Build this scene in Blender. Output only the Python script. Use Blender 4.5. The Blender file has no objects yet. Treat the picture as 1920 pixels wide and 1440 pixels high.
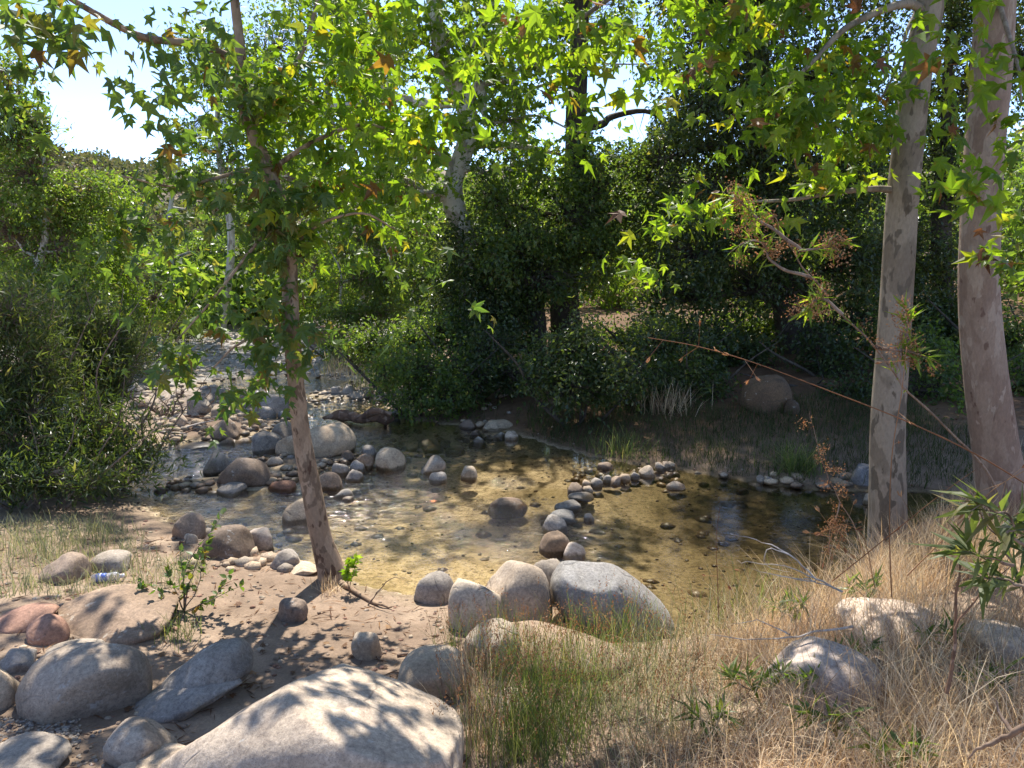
import bpy, bmesh, math, random
import numpy as np
from mathutils import Vector, Matrix

random.seed(7)
RNG = np.random.default_rng(7)
SC = bpy.context.scene
COL = SC.collection

# ------------------------------------------------------------------ camera, sky, sun, exposure
EYE = 2.4
PITCH = math.radians(9.9)
FPX = 960 / math.tan(math.radians(35))          # focal length in photograph pixels
cd = bpy.data.cameras.new('camera')
cam = bpy.data.objects.new('camera', cd); COL.objects.link(cam)
cd.sensor_width = 36; cd.lens = 18 / math.tan(math.radians(35))
cd.clip_start = 0.05; cd.clip_end = 2000
cam.location = (0, 0, EYE); cam.rotation_euler = (math.pi / 2 - PITCH, 0, 0)
SC.camera = cam

SUN_EL, SUN_AZ = math.radians(58), math.radians(-6)
w = bpy.data.worlds.new('World'); SC.world = w; w.use_nodes = True
nt = w.node_tree; nt.nodes.clear()
sky = nt.nodes.new('ShaderNodeTexSky'); sky.sky_type = 'NISHITA'; sky.sun_disc = False
sky.sun_elevation = SUN_EL; sky.sun_rotation = SUN_AZ % (2 * math.pi)
sky.air_density = 0.45; sky.dust_density = 0.2; sky.ozone_density = 1.0
bg = nt.nodes.new('ShaderNodeBackground'); bg.inputs[1].default_value = 0.135
out = nt.nodes.new('ShaderNodeOutputWorld')
nt.links.new(sky.outputs[0], bg.inputs[0]); nt.links.new(bg.outputs[0], out.inputs[0])
sl = bpy.data.lights.new('sun', 'SUN'); sl.energy = 2.95; sl.angle = math.radians(0.53); sl.color = (1, .95, .87)
sun = bpy.data.objects.new('sun', sl); COL.objects.link(sun)
S = Vector((math.sin(SUN_AZ) * math.cos(SUN_EL), math.cos(SUN_AZ) * math.cos(SUN_EL), math.sin(SUN_EL)))
sun.rotation_euler = S.to_track_quat('Z', 'Y').to_euler(); sun.location = (0, 0, 30)
vs = SC.view_settings
vs.view_transform = 'Standard'; vs.look = 'None'; vs.gamma = 1; vs.use_curve_mapping = False
vs.exposure = 1.8
SC.cycles.max_bounces = 10; SC.cycles.transparent_max_bounces = 12
SC.cycles.diffuse_bounces = 5; SC.cycles.transmission_bounces = 6; SC.cycles.glossy_bounces = 3

# ------------------------------------------------------------------ picture <-> place
CP, SP = math.cos(PITCH), math.sin(PITCH)
def ray(px, py):
    u = (px - 960) / FPX; v = (720 - py) / FPX
    return np.array([u, CP + v * SP, -SP + v * CP])
def at_z(px, py, z):
    d = ray(px, py); t = (z - EYE) / d[2]
    return np.array([0, 0, EYE]) + d * t
def at_y(px, py, y):
    d = ray(px, py); return np.array([0, 0, EYE]) + d * (y / d[1])
def project(P):
    P = np.atleast_2d(P); q = P - np.array([0, 0, EYE])
    dep = q[:, 1] * CP - q[:, 2] * SP
    up = q[:, 1] * SP + q[:, 2] * CP
    dd = np.where(np.abs(dep) < 1e-3, 1e-3, dep)
    return 960 + FPX * q[:, 0] / dd, 720 - FPX * up / dd, dep

# ------------------------------------------------------------------ noise
def vnoise(P, seed=0):
    P = np.atleast_2d(P).astype(float)
    i = np.floor(P).astype(np.int64); f = P - i; f = f * f * (3 - 2 * f)
    def h(a, b, c):
        n = (a * 374761393 + b * 668265263 + c * 2147483647 + seed * 974711) & 0xffffffff
        n = ((n ^ (n >> 13)) * 1274126177) & 0xffffffff
        return ((n ^ (n >> 16)) & 0xffff) / 65535.0
    r = 0
    for dx in (0, 1):
        for dy in (0, 1):
            for dz in (0, 1):
                wgt = (f[:, 0] if dx else 1 - f[:, 0]) * (f[:, 1] if dy else 1 - f[:, 1]) * (f[:, 2] if dz else 1 - f[:, 2])
                r = r + wgt * h(i[:, 0] + dx, i[:, 1] + dy, i[:, 2] + dz)
    return r
def fbm(P, seed=0, o=3):
    P = np.atleast_2d(P); a = 1.0; s = 0; t = 0
    for k in range(o):
        s = s + a * (vnoise(P * 2 ** k + 17.3 * k, seed + k) - .5); t += a; a *= .5
    return s / t * 2

# ------------------------------------------------------------------ terrain
SHORE_PX = [(215,905),(270,945),(330,975),(400,1000),(480,1022),(545,1042),(600,1062),(680,1100),(790,1122),(880,1112),
            (960,1100),(1060,1125),(1150,1172),(1240,1200),(1330,1196),(1450,1168),(1560,1110),(1640,1040),(1720,985),(1790,948),
            (1760,925),(1680,922),(1600,922),(1480,915),(1380,900),(1290,885),(1200,873),(1100,855),(1020,832),(960,812),(880,802),
            (800,792),(735,777),(712,756),(700,736),(680,722),(620,712),(560,706),(500,704),(440,711),(380,722),(300,733),(200,738),(60,740),
            (60,765),(180,775),(250,790),(290,820),(265,860),(225,885)]
SHORE = np.array([at_z(a, b, 0)[:2] for a, b in SHORE_PX])
def shore_sd(P):
    """distance to the waterline, negative over the water"""
    A = SHORE; B = np.roll(SHORE, -1, 0)
    best = np.full(len(P), 1e9); inside = np.zeros(len(P), bool)
    for a, b in zip(A, B):
        ab = b - a; t = np.clip(((P - a) @ ab) / (ab @ ab), 0, 1)
        d = np.hypot(*(P - a - t[:, None] * ab).T); best = np.minimum(best, d)
        c = (a[1] > P[:, 1]) != (b[1] > P[:, 1])
        with np.errstate(divide='ignore', invalid='ignore'):
            xi = a[0] + (P[:, 1] - a[1]) * (b[0] - a[0]) / (b[1] - a[1])
        inside ^= c & (P[:, 0] < xi)
    return np.where(inside, -best, best)
def sst(a, b, x):
    t = np.clip((x - a) / (b - a), 0, 1); return t * t * (3 - 2 * t)
BARS = []   # gravel bars in the creek: centre x, y, rx, ry, height
for px, py, rx, ry, hh in [(410,800,1.2,.8,.27),(450,765,1.1,.7,.25),(330,760,1.4,.6,.3),(600,862,.9,.55,.20),(470,905,.8,.45,.17),(640,738,1.0,.5,.12)]:
    c = at_z(px, py, 0); BARS.append((c[0], c[1], rx, ry, hh))
def height(P):
    P = np.atleast_2d(P).astype(float)
    x, y = P[:, 0], P[:, 1]
    d = shore_sd(P)
    P3 = np.c_[x, y, np.zeros(len(x))]
    n1 = fbm(P3 * .7, 3, 3); n2 = fbm(P3 * 3.1, 9, 3); n3 = fbm(P3 * .05, 21, 3)
    near = sst(8, 5.5, y)
    slope = (.10 + .14 * sst(-.5, 1.5, x)) * (1 - near) + near * (.15 + .22 * sst(.2, 1.8, x))
    cap = (.62 + .35 * sst(-.5, 1.5, x)) * (1 - near) + near * .86
    zb = .015 + cap * (1 - np.exp(-np.maximum(d, 0) * slope / cap))
    zb = zb + n1 * .10 * sst(.3, 2.5, d) + n2 * .025 * sst(.05, .6, d)
    r = np.hypot(x, y - 5)
    hill = sst(42, 120, r) * (13 + 5 * n3) + sst(110, 300, r) * 8
    # the canyon opens up where the creek comes from
    zb = zb + hill * (1 + n1 * .06) + sst(16, 40, r) * .8
    zi = -(.03 + .20 * (1 - np.exp(np.minimum(d, 0) * .55))) + n1 * .04 * sst(0, -.8, d) + n2 * .018 * sst(0, -.3, d)
    for bx, by, rx, ry, hh in BARS:
        q = np.exp(-(((x - bx) / rx) ** 2 + ((y - by) / ry) ** 2)); zi = zi + q * hh
    return np.where(d > 0, zb, zi)
def hgt(x, y): return float(height([[x, y]])[0])
def on_ground(px, py):
    z = .3; p = at_z(px, py, z)
    for _ in range(14):
        z = .5 * z + .5 * hgt(p[0], p[1]); p = at_z(px, py, z)
    return np.array([p[0], p[1], hgt(p[0], p[1])])

# ------------------------------------------------------------------ materials
def new_mat(name):
    m = bpy.data.materials.new(name); m.use_nodes = True; m.node_tree.nodes.clear()
    return m, m.node_tree
class N:
    def __init__(s, nt): s.nt = nt
    def __call__(s, typ, inputs=None, **kw):
        n = s.nt.nodes.new('ShaderNode' + typ)
        for k, v in kw.items(): setattr(n, k, v)
        for k, v in (inputs or {}).items():
            if hasattr(v, 'links') or hasattr(v, 'is_linked'): s.nt.links.new(v, n.inputs[k])
            else: n.inputs[k].default_value = v
        return n
    def ramp(s, fac, stops, interp='LINEAR'):
        n = s.nt.nodes.new('ShaderNodeValToRGB'); n.color_ramp.interpolation = interp
        e = n.color_ramp.elements
        while len(e) < len(stops): e.new(.5)
        for i, (p, c) in enumerate(stops):
            e[i].position = p; e[i].color = (c[0], c[1], c[2], 1) if not isinstance(c, (int, float)) else (c, c, c, 1)
        s.nt.links.new(fac, n.inputs[0]); return n.outputs[0]
    def mix(s, fac, a, b, mode='MIX'):
        n = s.nt.nodes.new('ShaderNodeMix'); n.data_type = 'RGBA'; n.blend_type = mode
        for k, v in ((0, fac), (6, a), (7, b)):
            if hasattr(v, 'is_linked'): s.nt.links.new(v, n.inputs[k])
            else: n.inputs[k].default_value = v if k == 0 else (*v, 1)
        return n.outputs[2]
    def ns(s, vec, sc):
        n = s.nt.nodes.new('ShaderNodeTexNoise'); n.inputs['Scale'].default_value = sc; s.nt.links.new(vec, n.inputs['Vector']); return n.outputs['Color']
    def math(s, op, a, b=0.0, c=0.0, clamp=False):
        n = s.nt.nodes.new('ShaderNodeMath'); n.operation = op; n.use_clamp = clamp
        for k, v in ((0, a), (1, b), (2, c)):
            if hasattr(v, 'is_linked'): s.nt.links.new(v, n.inputs[k])
            else: n.inputs[k].default_value = v
        return n.outputs[0]
    def noise(s, vec, scale, detail=4, rough=.55, dist=0):
        n = s.nt.nodes.new('ShaderNodeTexNoise'); n.inputs['Scale'].default_value = scale
        n.inputs['Detail'].default_value = detail; n.inputs['Roughness'].default_value = rough; n.inputs['Distortion'].default_value = dist
        if vec is not None: s.nt.links.new(vec, n.inputs['Vector'])
        return n.outputs['Fac']

def leaf_mat(name, stops, trans=.45, tcol=(2.2, 2.6, .8), rough=.45, spec=.35):
    m, nt = new_mat(name); n = N(nt)
    g = n('NewGeometry'); oi = n('ObjectInfo')
    r = n.math('FRACT', n.math('ADD', g.outputs['Random Per Island'], oi.outputs['Random']))
    base = n.ramp(r, stops)
    f = n.noise(g.outputs['Position'], 1.3, 2)
    base = n.mix(1.0, base, n.ramp(f, [(.3, (.72, .74, .7)), (.7, (1.25, 1.2, 1.1))]), 'MULTIPLY')
    if 'sycamore' in name:
        bl_ = n.noise(g.outputs['Position'], 26, 3, .6)
        base = n.mix(n.ramp(bl_, [(.60, 0), (.68, .7)]), base, (.16,.12,.035))
    p = n('BsdfPrincipled', {'Base Color': base, 'Roughness': rough, 'Specular IOR Level': spec})
    t = n('BsdfTranslucent', {'Color': n.mix(1.0, base, tcol, 'MULTIPLY')})
    mx = n('MixShader', {0: trans, 1: p.outputs[0], 2: t.outputs[0]})
    n('OutputMaterial', {0: mx.outputs[0]})
    return m
M = {}
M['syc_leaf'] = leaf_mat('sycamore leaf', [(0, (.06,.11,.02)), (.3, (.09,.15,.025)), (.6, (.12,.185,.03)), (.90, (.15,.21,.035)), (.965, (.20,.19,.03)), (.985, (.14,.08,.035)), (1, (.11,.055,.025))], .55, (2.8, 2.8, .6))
M['syc_leaf_shade'] = leaf_mat('shade toned sycamore leaf', [(0, (.055,.10,.035)), (.4, (.08,.13,.04)), (.82, (.11,.155,.045)), (.93, (.15,.14,.04)), (.975, (.15,.09,.04)), (1, (.12,.065,.035))], .45, (2.3, 2.4, .7))  # duller twin of the sycamore leaf, shade put into its colour
M['dead_leaf'] = leaf_mat('dead leaf', [(0, (.10,.05,.028)), (.5, (.17,.09,.045)), (1, (.26,.15,.07))], .25, (1.6, 1.2, .8), .7)
M['willow_leaf'] = leaf_mat('willow leaf', [(0, (.045,.065,.025)), (.5, (.08,.105,.038)), (.85, (.115,.135,.05)), (1, (.17,.14,.07))], .45, (2, 2.2, .8), .5, .3)
M['pale_leaf'] = leaf_mat('pale cottonwood leaf', [(0, (.08,.12,.03)), (.5, (.12,.18,.04)), (.9, (.18,.22,.06)), (1, (.22,.16,.07))], .5, (2.1, 2.3, .75), .4, .5)
M['oak_leaf'] = leaf_mat('oak leaf', [(0, (.03,.05,.018)), (.5, (.055,.082,.026)), (.9, (.09,.115,.04)), (1, (.14,.13,.06))], .44, (2.5, 2.6, .9), .35, .55)
M['alder_leaf'] = leaf_mat('alder leaf', [(0, (.05,.085,.028)), (.5, (.085,.125,.036)), (.92, (.12,.16,.05)), (1, (.17,.15,.06))], .52, (2.5, 2.6, .8), .4, .5)
M['bright_leaf'] = leaf_mat('sunlit shrub leaf', [(0, (.08,.13,.02)), (.5, (.13,.19,.03)), (1, (.19,.23,.05))], .5, (2.3, 2.5, .6))
M['scrub_leaf'] = leaf_mat('hill scrub leaf', [(0, (.07,.085,.04)), (.5, (.11,.12,.06)), (1, (.17,.15,.09))], .3, (1.6, 1.6, .9), .7, .2)
M['dry_grass'] = leaf_mat('dry grass', [(0, (.20,.12,.075)), (.25, (.42,.31,.20)), (.65, (.62,.49,.34)), (1, (.76,.66,.50))], .38, (1.3, 1.15, .9), .55, .3)
M['green_grass'] = leaf_mat('green grass', [(0, (.07,.105,.035)), (.5, (.12,.165,.055)), (.8, (.19,.22,.085)), (1, (.32,.27,.13))], .4, (1.7, 1.8, .8), .5, .3)
M['grey_grass'] = leaf_mat('grey green grass', [(0, (.16,.18,.10)), (.5, (.24,.26,.15)), (1, (.38,.34,.22))], .35, (1.4, 1.4, .9), .5, .3)
M['bank_grass'] = leaf_mat('shade tinted grass', [(0, (.03,.05,.018)), (.6, (.055,.08,.028)), (1, (.11,.11,.05))], .35, (1.7, 1.8, .8), .6, .2)  # darker grass, the far bank's shade is in the colour
M['seed'] = leaf_mat('seed head', [(0, (.20,.09,.05)), (.5, (.30,.16,.08)), (1, (.40,.26,.15))], .3, (1.4, 1.1, .8), .7, .2)

def bark_mat(name, cols, patch=4.0, thr=.5, bump=.3, spots=(.05,.03,.02), stretch=.45, knots=.0):
    m, nt = new_mat(name); n = N(nt)
    g = n('NewGeometry'); mp = n('Mapping', {0: g.outputs['Position'], 3: (1, 1, stretch)})
    v = mp.outputs[0]
    n1 = n.noise(v, patch, 3, .5, .6); n2 = n.noise(v, patch * 2.3, 3, .5, .4); n3 = n.noise(v, 60, 5, .7); n4 = n.noise(v, 14, 3)
    a = n.ramp(n1, [(thr - .02, cols[0]), (thr + .02, cols[1])])
    b = n.mix(n.ramp(n2, [(.56, 0), (.59, 1)]), a, cols[2])
    c = n.mix(1.0, b, n.ramp(n3, [(.3, (.8,.8,.8)), (.7, (1.15,1.15,1.15))]), 'MULTIPLY')
    c = n.mix(n.ramp(n4, [(.66 - knots, 0), (.70 - knots, .8)]), c, spots)
    bh = n.math('ADD', n.math('MULTIPLY', n1, .5), n.math('ADD', n.math('MULTIPLY', n3, .35), n.math('MULTIPLY', n4, .5)))
    bp = n('Bump', {'Height': bh, 'Strength': bump, 'Distance': .02})
    p = n('BsdfPrincipled', {'Base Color': c, 'Roughness': .85, 'Normal': bp.outputs[0], 'Specular IOR Level': .2})
    n('OutputMaterial', {0: p.outputs[0]}); return m
M['bark_tan'] = bark_mat('young sycamore bark', [(.34,.24,.16), (.27,.185,.12), (.17,.115,.075)], 7, .5, .5, (.07,.035,.022), .5, .04)
M['bark_grey'] = bark_mat('mottled sycamore bark', [(.20,.16,.115), (.275,.225,.165), (.135,.11,.08)], 4.5, .5, .35, (.08,.06,.04), .45)
M['bark_brown'] = bark_mat('brown sycamore bark', [(.28,.205,.15), (.235,.165,.12), (.34,.265,.20)], 5, .5, .5, (.12,.07,.05), .4)
M['bark_white'] = bark_mat('pale sycamore bark', [(.62,.58,.50), (.50,.46,.38), (.32,.28,.22)], 2.5, .45, .3, (.2,.17,.13), .4)
M['bark_dark'] = bark_mat('dark bark', [(.075,.06,.045), (.055,.043,.033), (.10,.08,.06)], 5, .5, .8, (.03,.025,.02), .3)
M['twig'] = bark_mat('twig bark', [(.20,.14,.10), (.26,.19,.14), (.15,.10,.07)], 9, .5, .2)
M['deadwood'] = bark_mat('bleached dead wood', [(.42,.36,.30), (.33,.27,.22), (.50,.44,.38)], 9, .5, .4)
M['driftwood'] = bark_mat('brown driftwood', [(.20,.115,.07), (.12,.07,.045), (.30,.20,.14)], 6, .5, .8, (.05,.03,.02), 1)

def rock_mat(name, light, mid, dark, speck=.5, wet=True, bump=.35):
    m, nt = new_mat(name); n = N(nt)
    g = n('NewGeometry'); oi = n('ObjectInfo'); pos = g.outputs['Position']
    off = n('VectorMath', {0: pos, 1: oi.outputs['Location']}, operation='ADD').outputs[0]
    big = n.noise(off, 2.6, 4, .6, .5); fine = n.noise(off, 55, 6, .75); sp = n.noise(off, 170, 2, .6); blot = n.noise(off, 9, 5, .65, .8)
    c = n.ramp(big, [(.3, mid), (.62, light)])
    c = n.mix(n.ramp(blot, [(.5, 0), (.68, .65)]), c, dark)
    c = n.mix(1.0, c, n.ramp(fine, [(.3, (.58,.57,.56)), (.7, (1.34,1.33,1.3))]), 'MULTIPLY')
    c = n.mix(1.0, c, n.ramp(n.noise(off, 1.1, 3, .6, 1.0), [(.36, (.72,.68,.62)), (.6, (1.12,1.1,1.08))]), 'MULTIPLY')
    c = n.mix(n.math('MULTIPLY', n.ramp(sp, [(.60, 0), (.68, 1)]), speck), c, (.05,.045,.04))
    wv = n('VectorMath', {0: off, 1: n('VectorMath', {0: n.ns(off, 5), 'Scale': .15}, operation='SCALE').outputs[0]}, operation='ADD').outputs[0]
    ck = n('TexVoronoi', {'Vector': wv, 'Scale': 1.7}, feature='DISTANCE_TO_EDGE').outputs['Distance']
    ckm = n.math('MULTIPLY', n.ramp(ck, [(0, 1), (.012, 0)]), n.ramp(big, [(.5, 0), (.6, 1)]))
    c = n.mix(n.math('MULTIPLY', ckm, .6), c, (.07,.06,.05))
    li = n.noise(off, 6.5, 6, .75, 1.2); li2 = n.noise(off, 38, 3, .7)
    c = n.mix(n.math('MULTIPLY', n.ramp(li, [(.60, 0), (.64, .55)]), n.ramp(li2, [(.42, 0), (.52, 1)])), c, (.52,.49,.43))
    c = n.mix(n.math('MULTIPLY', n.ramp(li, [(.34, .5), (.40, 0)]), n.ramp(li2, [(.45, 0), (.55, 1)])), c, (.12,.095,.07))
    c = n.mix(1.0, c, n.ramp(oi.outputs['Random'], [(0, (.82,.82,.84)), (.5, (1,1,1)), (1, (1.14,1.08,1.0))]), 'MULTIPLY')
    rough = .82
    if wet:
        z = n('SeparateXYZ', {0: pos}).outputs[2]
        wl = n.math('SUBTRACT', z, n.math('MULTIPLY', blot, .05))
        wm = n.ramp(wl, [(0.0, 1), (.022, 0)])
        c = n.mix(wm, c, n.mix(1.0, c, (.34,.30,.24), 'MULTIPLY'))
        rough = n.ramp(wm, [(0, .82), (1, .3)])
    bh = n.math('ADD', n.math('MULTIPLY', fine, .35), n.math('ADD', n.math('MULTIPLY', blot, .5), n.math('MULTIPLY', sp, .08)))
    bh = n.math('SUBTRACT', bh, n.math('MULTIPLY', ckm, .5))
    bp = n('Bump', {'Height': bh, 'Strength': bump, 'Distance': .03})
    p = n('BsdfPrincipled', {'Base Color': c, 'Roughness': rough, 'Normal': bp.outputs[0], 'Specular IOR Level': .3})
    n('OutputMaterial', {0: p.outputs[0]}); return m
M['rock_tan'] = rock_mat('tan granite', (.50,.42,.32), (.38,.30,.22), (.24,.19,.15), .35)
M['rock_pale'] = rock_mat('pale granite', (.48,.395,.305), (.36,.295,.23), (.24,.19,.15), .5)
M['rock_grey'] = rock_mat('grey granite', (.35,.315,.275), (.25,.225,.20), (.16,.14,.125), .55)
M['rock_blue'] = rock_mat('blue grey granite', (.27,.265,.26), (.19,.185,.18), (.30,.29,.275), .55)
M['rock_brown'] = rock_mat('brown granite', (.29,.22,.165), (.21,.155,.115), (.13,.10,.08), .4)
M['rock_tawny'] = rock_mat('tawny boulder stone', (.15,.10,.06), (.105,.07,.045), (.065,.05,.035), .4)
M['rock_red'] = rock_mat('reddish stone', (.34,.20,.14), (.26,.15,.11), (.18,.10,.08), .3)
M['rock_white'] = rock_mat('white granite', (.58,.49,.41), (.48,.39,.32), (.36,.28,.23), .3)

# ground: dirt on the banks, sand and gravel under water
m, nt = new_mat('creek ground'); n = N(nt)
g = n('NewGeometry'); pos = g.outputs['Position']; z = n('SeparateXYZ', {0: pos}).outputs
a = n.noise(pos, 1.1, 5, .6, .4); b = n.noise(pos, 7, 6, .65); f = n.noise(pos, 70, 6, .8); gr = n.noise(pos, 26, 3, .7)
vor = n('TexVoronoi', {'Vector': pos, 'Scale': 28.0}); vor2 = n('TexVoronoi', {'Vector': pos, 'Scale': 55.0})
dirt = n.ramp(a, [(.3, (.17,.12,.085)), (.52, (.26,.19,.138)), (.72, (.36,.28,.205))])
dirt = n.mix(1.0, dirt, n.ramp(b, [(.3, (.75,.74,.72)), (.7, (1.18,1.16,1.12))]), 'MULTIPLY')
dirt = n.mix(1.0, dirt, n.ramp(f, [(.3, (.72,.72,.72)), (.7, (1.28,1.26,1.22))]), 'MULTIPLY')
sand = n.ramp(b, [(.3, (.33,.255,.16)), (.55, (.47,.38,.25)), (.75, (.57,.475,.33))])
sand = n.mix(1.0, sand, n.ramp(gr, [(.36, (.45,.42,.38)), (.5, (1,1,1)), (.68, (1.15,1.14,1.1))]), 'MULTIPLY')
sand = n.mix(n.ramp(a, [(.52, 0), (.62, .55)]), sand, (.20,.15,.06))
sand = n.mix(1.0, sand, n.ramp(f, [(.35, (.62,.6,.58)), (.65, (1.2,1.2,1.18))]), 'MULTIPLY')
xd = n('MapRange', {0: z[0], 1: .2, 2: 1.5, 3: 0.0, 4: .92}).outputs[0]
sand = n.mix(xd, sand, n.mix(1.0, sand, (.30,.28,.20), 'MULTIPLY'))  # bed darkened to the right, pool shade put into the sand colour
wz = n.math('ADD', z[2], n.math('MULTIPLY', n.math('SUBTRACT', b, .5), .04))
mz = n('MapRange', {0: wz, 1: -.01, 2: .05, 3: 0.0, 4: 1.0}).outputs[0]
c = n.mix(mz, sand, dirt)
# shade of the far bank put into the soil colour, mixed with leaf mould
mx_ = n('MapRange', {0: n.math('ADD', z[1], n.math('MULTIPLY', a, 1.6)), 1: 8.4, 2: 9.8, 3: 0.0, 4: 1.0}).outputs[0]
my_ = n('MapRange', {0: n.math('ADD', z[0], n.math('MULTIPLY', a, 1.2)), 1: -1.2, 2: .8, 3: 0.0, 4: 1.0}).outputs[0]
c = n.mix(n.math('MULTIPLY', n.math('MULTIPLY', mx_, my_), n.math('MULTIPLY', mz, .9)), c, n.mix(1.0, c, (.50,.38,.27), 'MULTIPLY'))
# damp rim just above the waterline
damp = n.ramp(mz, [(.35, 0), (.6, .55), (.98, .0)])
c = n.mix(damp, c, n.mix(1.0, c, (.45,.42,.38), 'MULTIPLY'))
# the sunny gravel bar upstream is bleached cobble
yb = n('MapRange', {0: z[1], 1: 10.5, 2: 13.0, 3: 0.0, 4: 1.0}).outputs[0]
xb = n('MapRange', {0: z[0], 1: -2.0, 2: -3.2, 3: 0.0, 4: 1.0}).outputs[0]
yb2 = n('MapRange', {0: z[1], 1: 26.0, 2: 34.0, 3: 1.0, 4: 0.0}).outputs[0]
cob = n.math('MULTIPLY', n.math('MULTIPLY', yb, xb), n.math('MULTIPLY', yb2, mz), clamp=True)
cobc = n.ramp(vor.outputs['Color'], [(0, (.24,.225,.205)), (.5, (.34,.32,.29)), (1, (.46,.43,.39))])
cobc = n.mix(n.ramp(vor.outputs['Distance'], [(.4, 0), (.7, .8)]), cobc, (.16,.13,.10))
c = n.mix(cob, c, cobc)
# dry hillsides
hl = n('MapRange', {0: z[2], 1: 1.8, 2: 4.5, 3: 0.0, 4: 1.0}).outputs[0]
hb = n.noise(pos, .12, 6, .6)
c = n.mix(hl, c, n.ramp(hb, [(.35, (.13,.11,.075)), (.6, (.24,.18,.125)), (.75, (.30,.23,.17))]))
bh = n.math('ADD', n.math('MULTIPLY', f, .4), n.math('ADD', n.math('MULTIPLY', b, .8), n.math('MULTIPLY', vor2.outputs['Distance'], .12)))
bp = n('Bump', {'Height': bh, 'Strength': .45, 'Distance': .03})
p = n('BsdfPrincipled', {'Base Color': c, 'Roughness': .9, 'Normal': bp.outputs[0], 'Specular IOR Level': .2})
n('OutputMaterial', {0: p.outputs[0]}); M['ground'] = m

# water: clear, tinted, mirror by Fresnel; rough where it runs over the riffles
m, nt = new_mat('creek water'); n = N(nt)
g = n('NewGeometry'); pos = g.outputs['Position']; xyz = n('SeparateXYZ', {0: pos}).outputs
mp = n('Mapping', {0: pos, 3: (1, 1.3, 1)})
r1 = n.noise(mp.outputs[0], 9, 4, .6, .6); r2 = n.noise(mp.outputs[0], 32, 4, .6, .8); r3 = n.noise(pos, 1.6, 3, .5)
def spot(px, py, r):
    c0 = at_z(px, py, 0)
    d = n('VectorMath', {0: pos, 1: (c0[0], c0[1], 0)}, operation='DISTANCE').outputs['Value']
    return n('MapRange', {0: d, 1: r, 2: r * .3, 3: 0.0, 4: 1.0}).outputs[0]
rf = None
for q in [(1010,985,.9),(930,975,.75),(900,1000,.5),(1010,1030,.7),(440,880,3.4),(350,940,2.6),(600,930,2.0),(760,850,1.3),(680,950,1.0),(470,740,3.0)]:
    s_ = spot(*q); rf = s_ if rf is None else n.math('MAXIMUM', rf, s_)
rf = n.math('MULTIPLY', rf, n.ramp(r3, [(.3, .55), (.6, 1)]))
gf = None
for q in [(1000,965,.55),(930,985,.45),(880,965,.35),(1020,1035,.4),(1060,1040,.25),(960,905,.3),(700,815,.4)]:
    s_ = spot(*q); gf = s_ if gf is None else n.math('MAXIMUM', gf, s_)
gf = n.math('MULTIPLY', gf, .55)
hh = n.math('ADD', n.math('MULTIPLY', r1, n.math('MULTIPLY_ADD', rf, 1.0, .05)), n.math('MULTIPLY', r2, n.math('ADD', gf, n.math('MULTIPLY_ADD', rf, .17, .012))))
bp = n('Bump', {'Height': hh, 'Strength': 1.0, 'Distance': .04})
fr = n('Fresnel', {'IOR': 1.48, 'Normal': bp.outputs[0]}).outputs[0]
fr = n.math('MULTIPLY', fr, 1.5, clamp=True)
gl = n('BsdfGlossy', {'Color': (1,1,1,1), 'Roughness': .045, 'Normal': bp.outputs[0]})
tr = n('BsdfTransparent', {'Color': (.92,.895,.80,1)})
mx = n('MixShader', {0: fr, 1: tr.outputs[0], 2: gl.outputs[0]})
n('OutputMaterial', {0: mx.outputs[0]}); M['water'] = m

def simple_mat(name, col, rough=.5, **kw):
    m, nt = new_mat(name); n = N(nt)
    g = n('NewGeometry'); f = n.noise(g.outputs['Position'], 40, 3)
    c = n.mix(1.0, col, n.ramp(f, [(.3, (.85,.85,.85)), (.7, (1.1,1.1,1.1))]), 'MULTIPLY')
    p = n('BsdfPrincipled', {'Base Color': c, 'Roughness': rough, **kw}); n('OutputMaterial', {0: p.outputs[0]}); return m

# ------------------------------------------------------------------ mesh helpers
def tag(o, label=None, cat=None, group=None, kind=None):
    if label: o['label'] = label
    if cat: o['category'] = cat
    if group: o['group'] = group
    if kind: o['kind'] = kind
    return o
def empty(name, loc, label, cat, group=None):
    o = bpy.data.objects.new(name, None); COL.objects.link(o); o.location = loc; o.empty_display_size = .1
    return tag(o, label, cat, group)
class MB:
    def __init__(s): s.V = []; s.F = []; s.M = []; s.n = 0
    def add(s, V, F, mi=0):
        V = np.asarray(V, float).reshape(-1, 3); F = np.asarray(F, int).reshape(-1, 3)
        s.V.append(V); s.F.append(F + s.n); s.M.append(np.full(len(F), mi)); s.n += len(V)
    def build(s, name, mats, parent=None, origin=(0, 0, 0), smooth=False, kind=None):
        if not s.V: return None
        V = np.concatenate(s.V) - np.asarray(origin, float); F = np.concatenate(s.F); mi = np.concatenate(s.M)
        me = bpy.data.meshes.new(name)
        me.vertices.add(len(V)); me.vertices.foreach_set('co', V.astype(np.float32).ravel())
        me.loops.add(len(F) * 3); me.loops.foreach_set('vertex_index', F.astype(np.int32).ravel())
        me.polygons.add(len(F)); me.polygons.foreach_set('loop_start', np.arange(0, len(F) * 3, 3, dtype=np.int32))
        me.polygons.foreach_set('material_index', mi.astype(np.int32))
        me.polygons.foreach_set('use_smooth', np.full(len(F), smooth))
        for mm in (mats if isinstance(mats, (list, tuple)) else [mats]): me.materials.append(mm)
        me.update(calc_edges=True)
        o = bpy.data.objects.new(name, me); COL.objects.link(o)
        if parent is not None: o.parent = parent
        else: o.location = origin
        if kind: o['kind'] = kind
        return o

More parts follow.
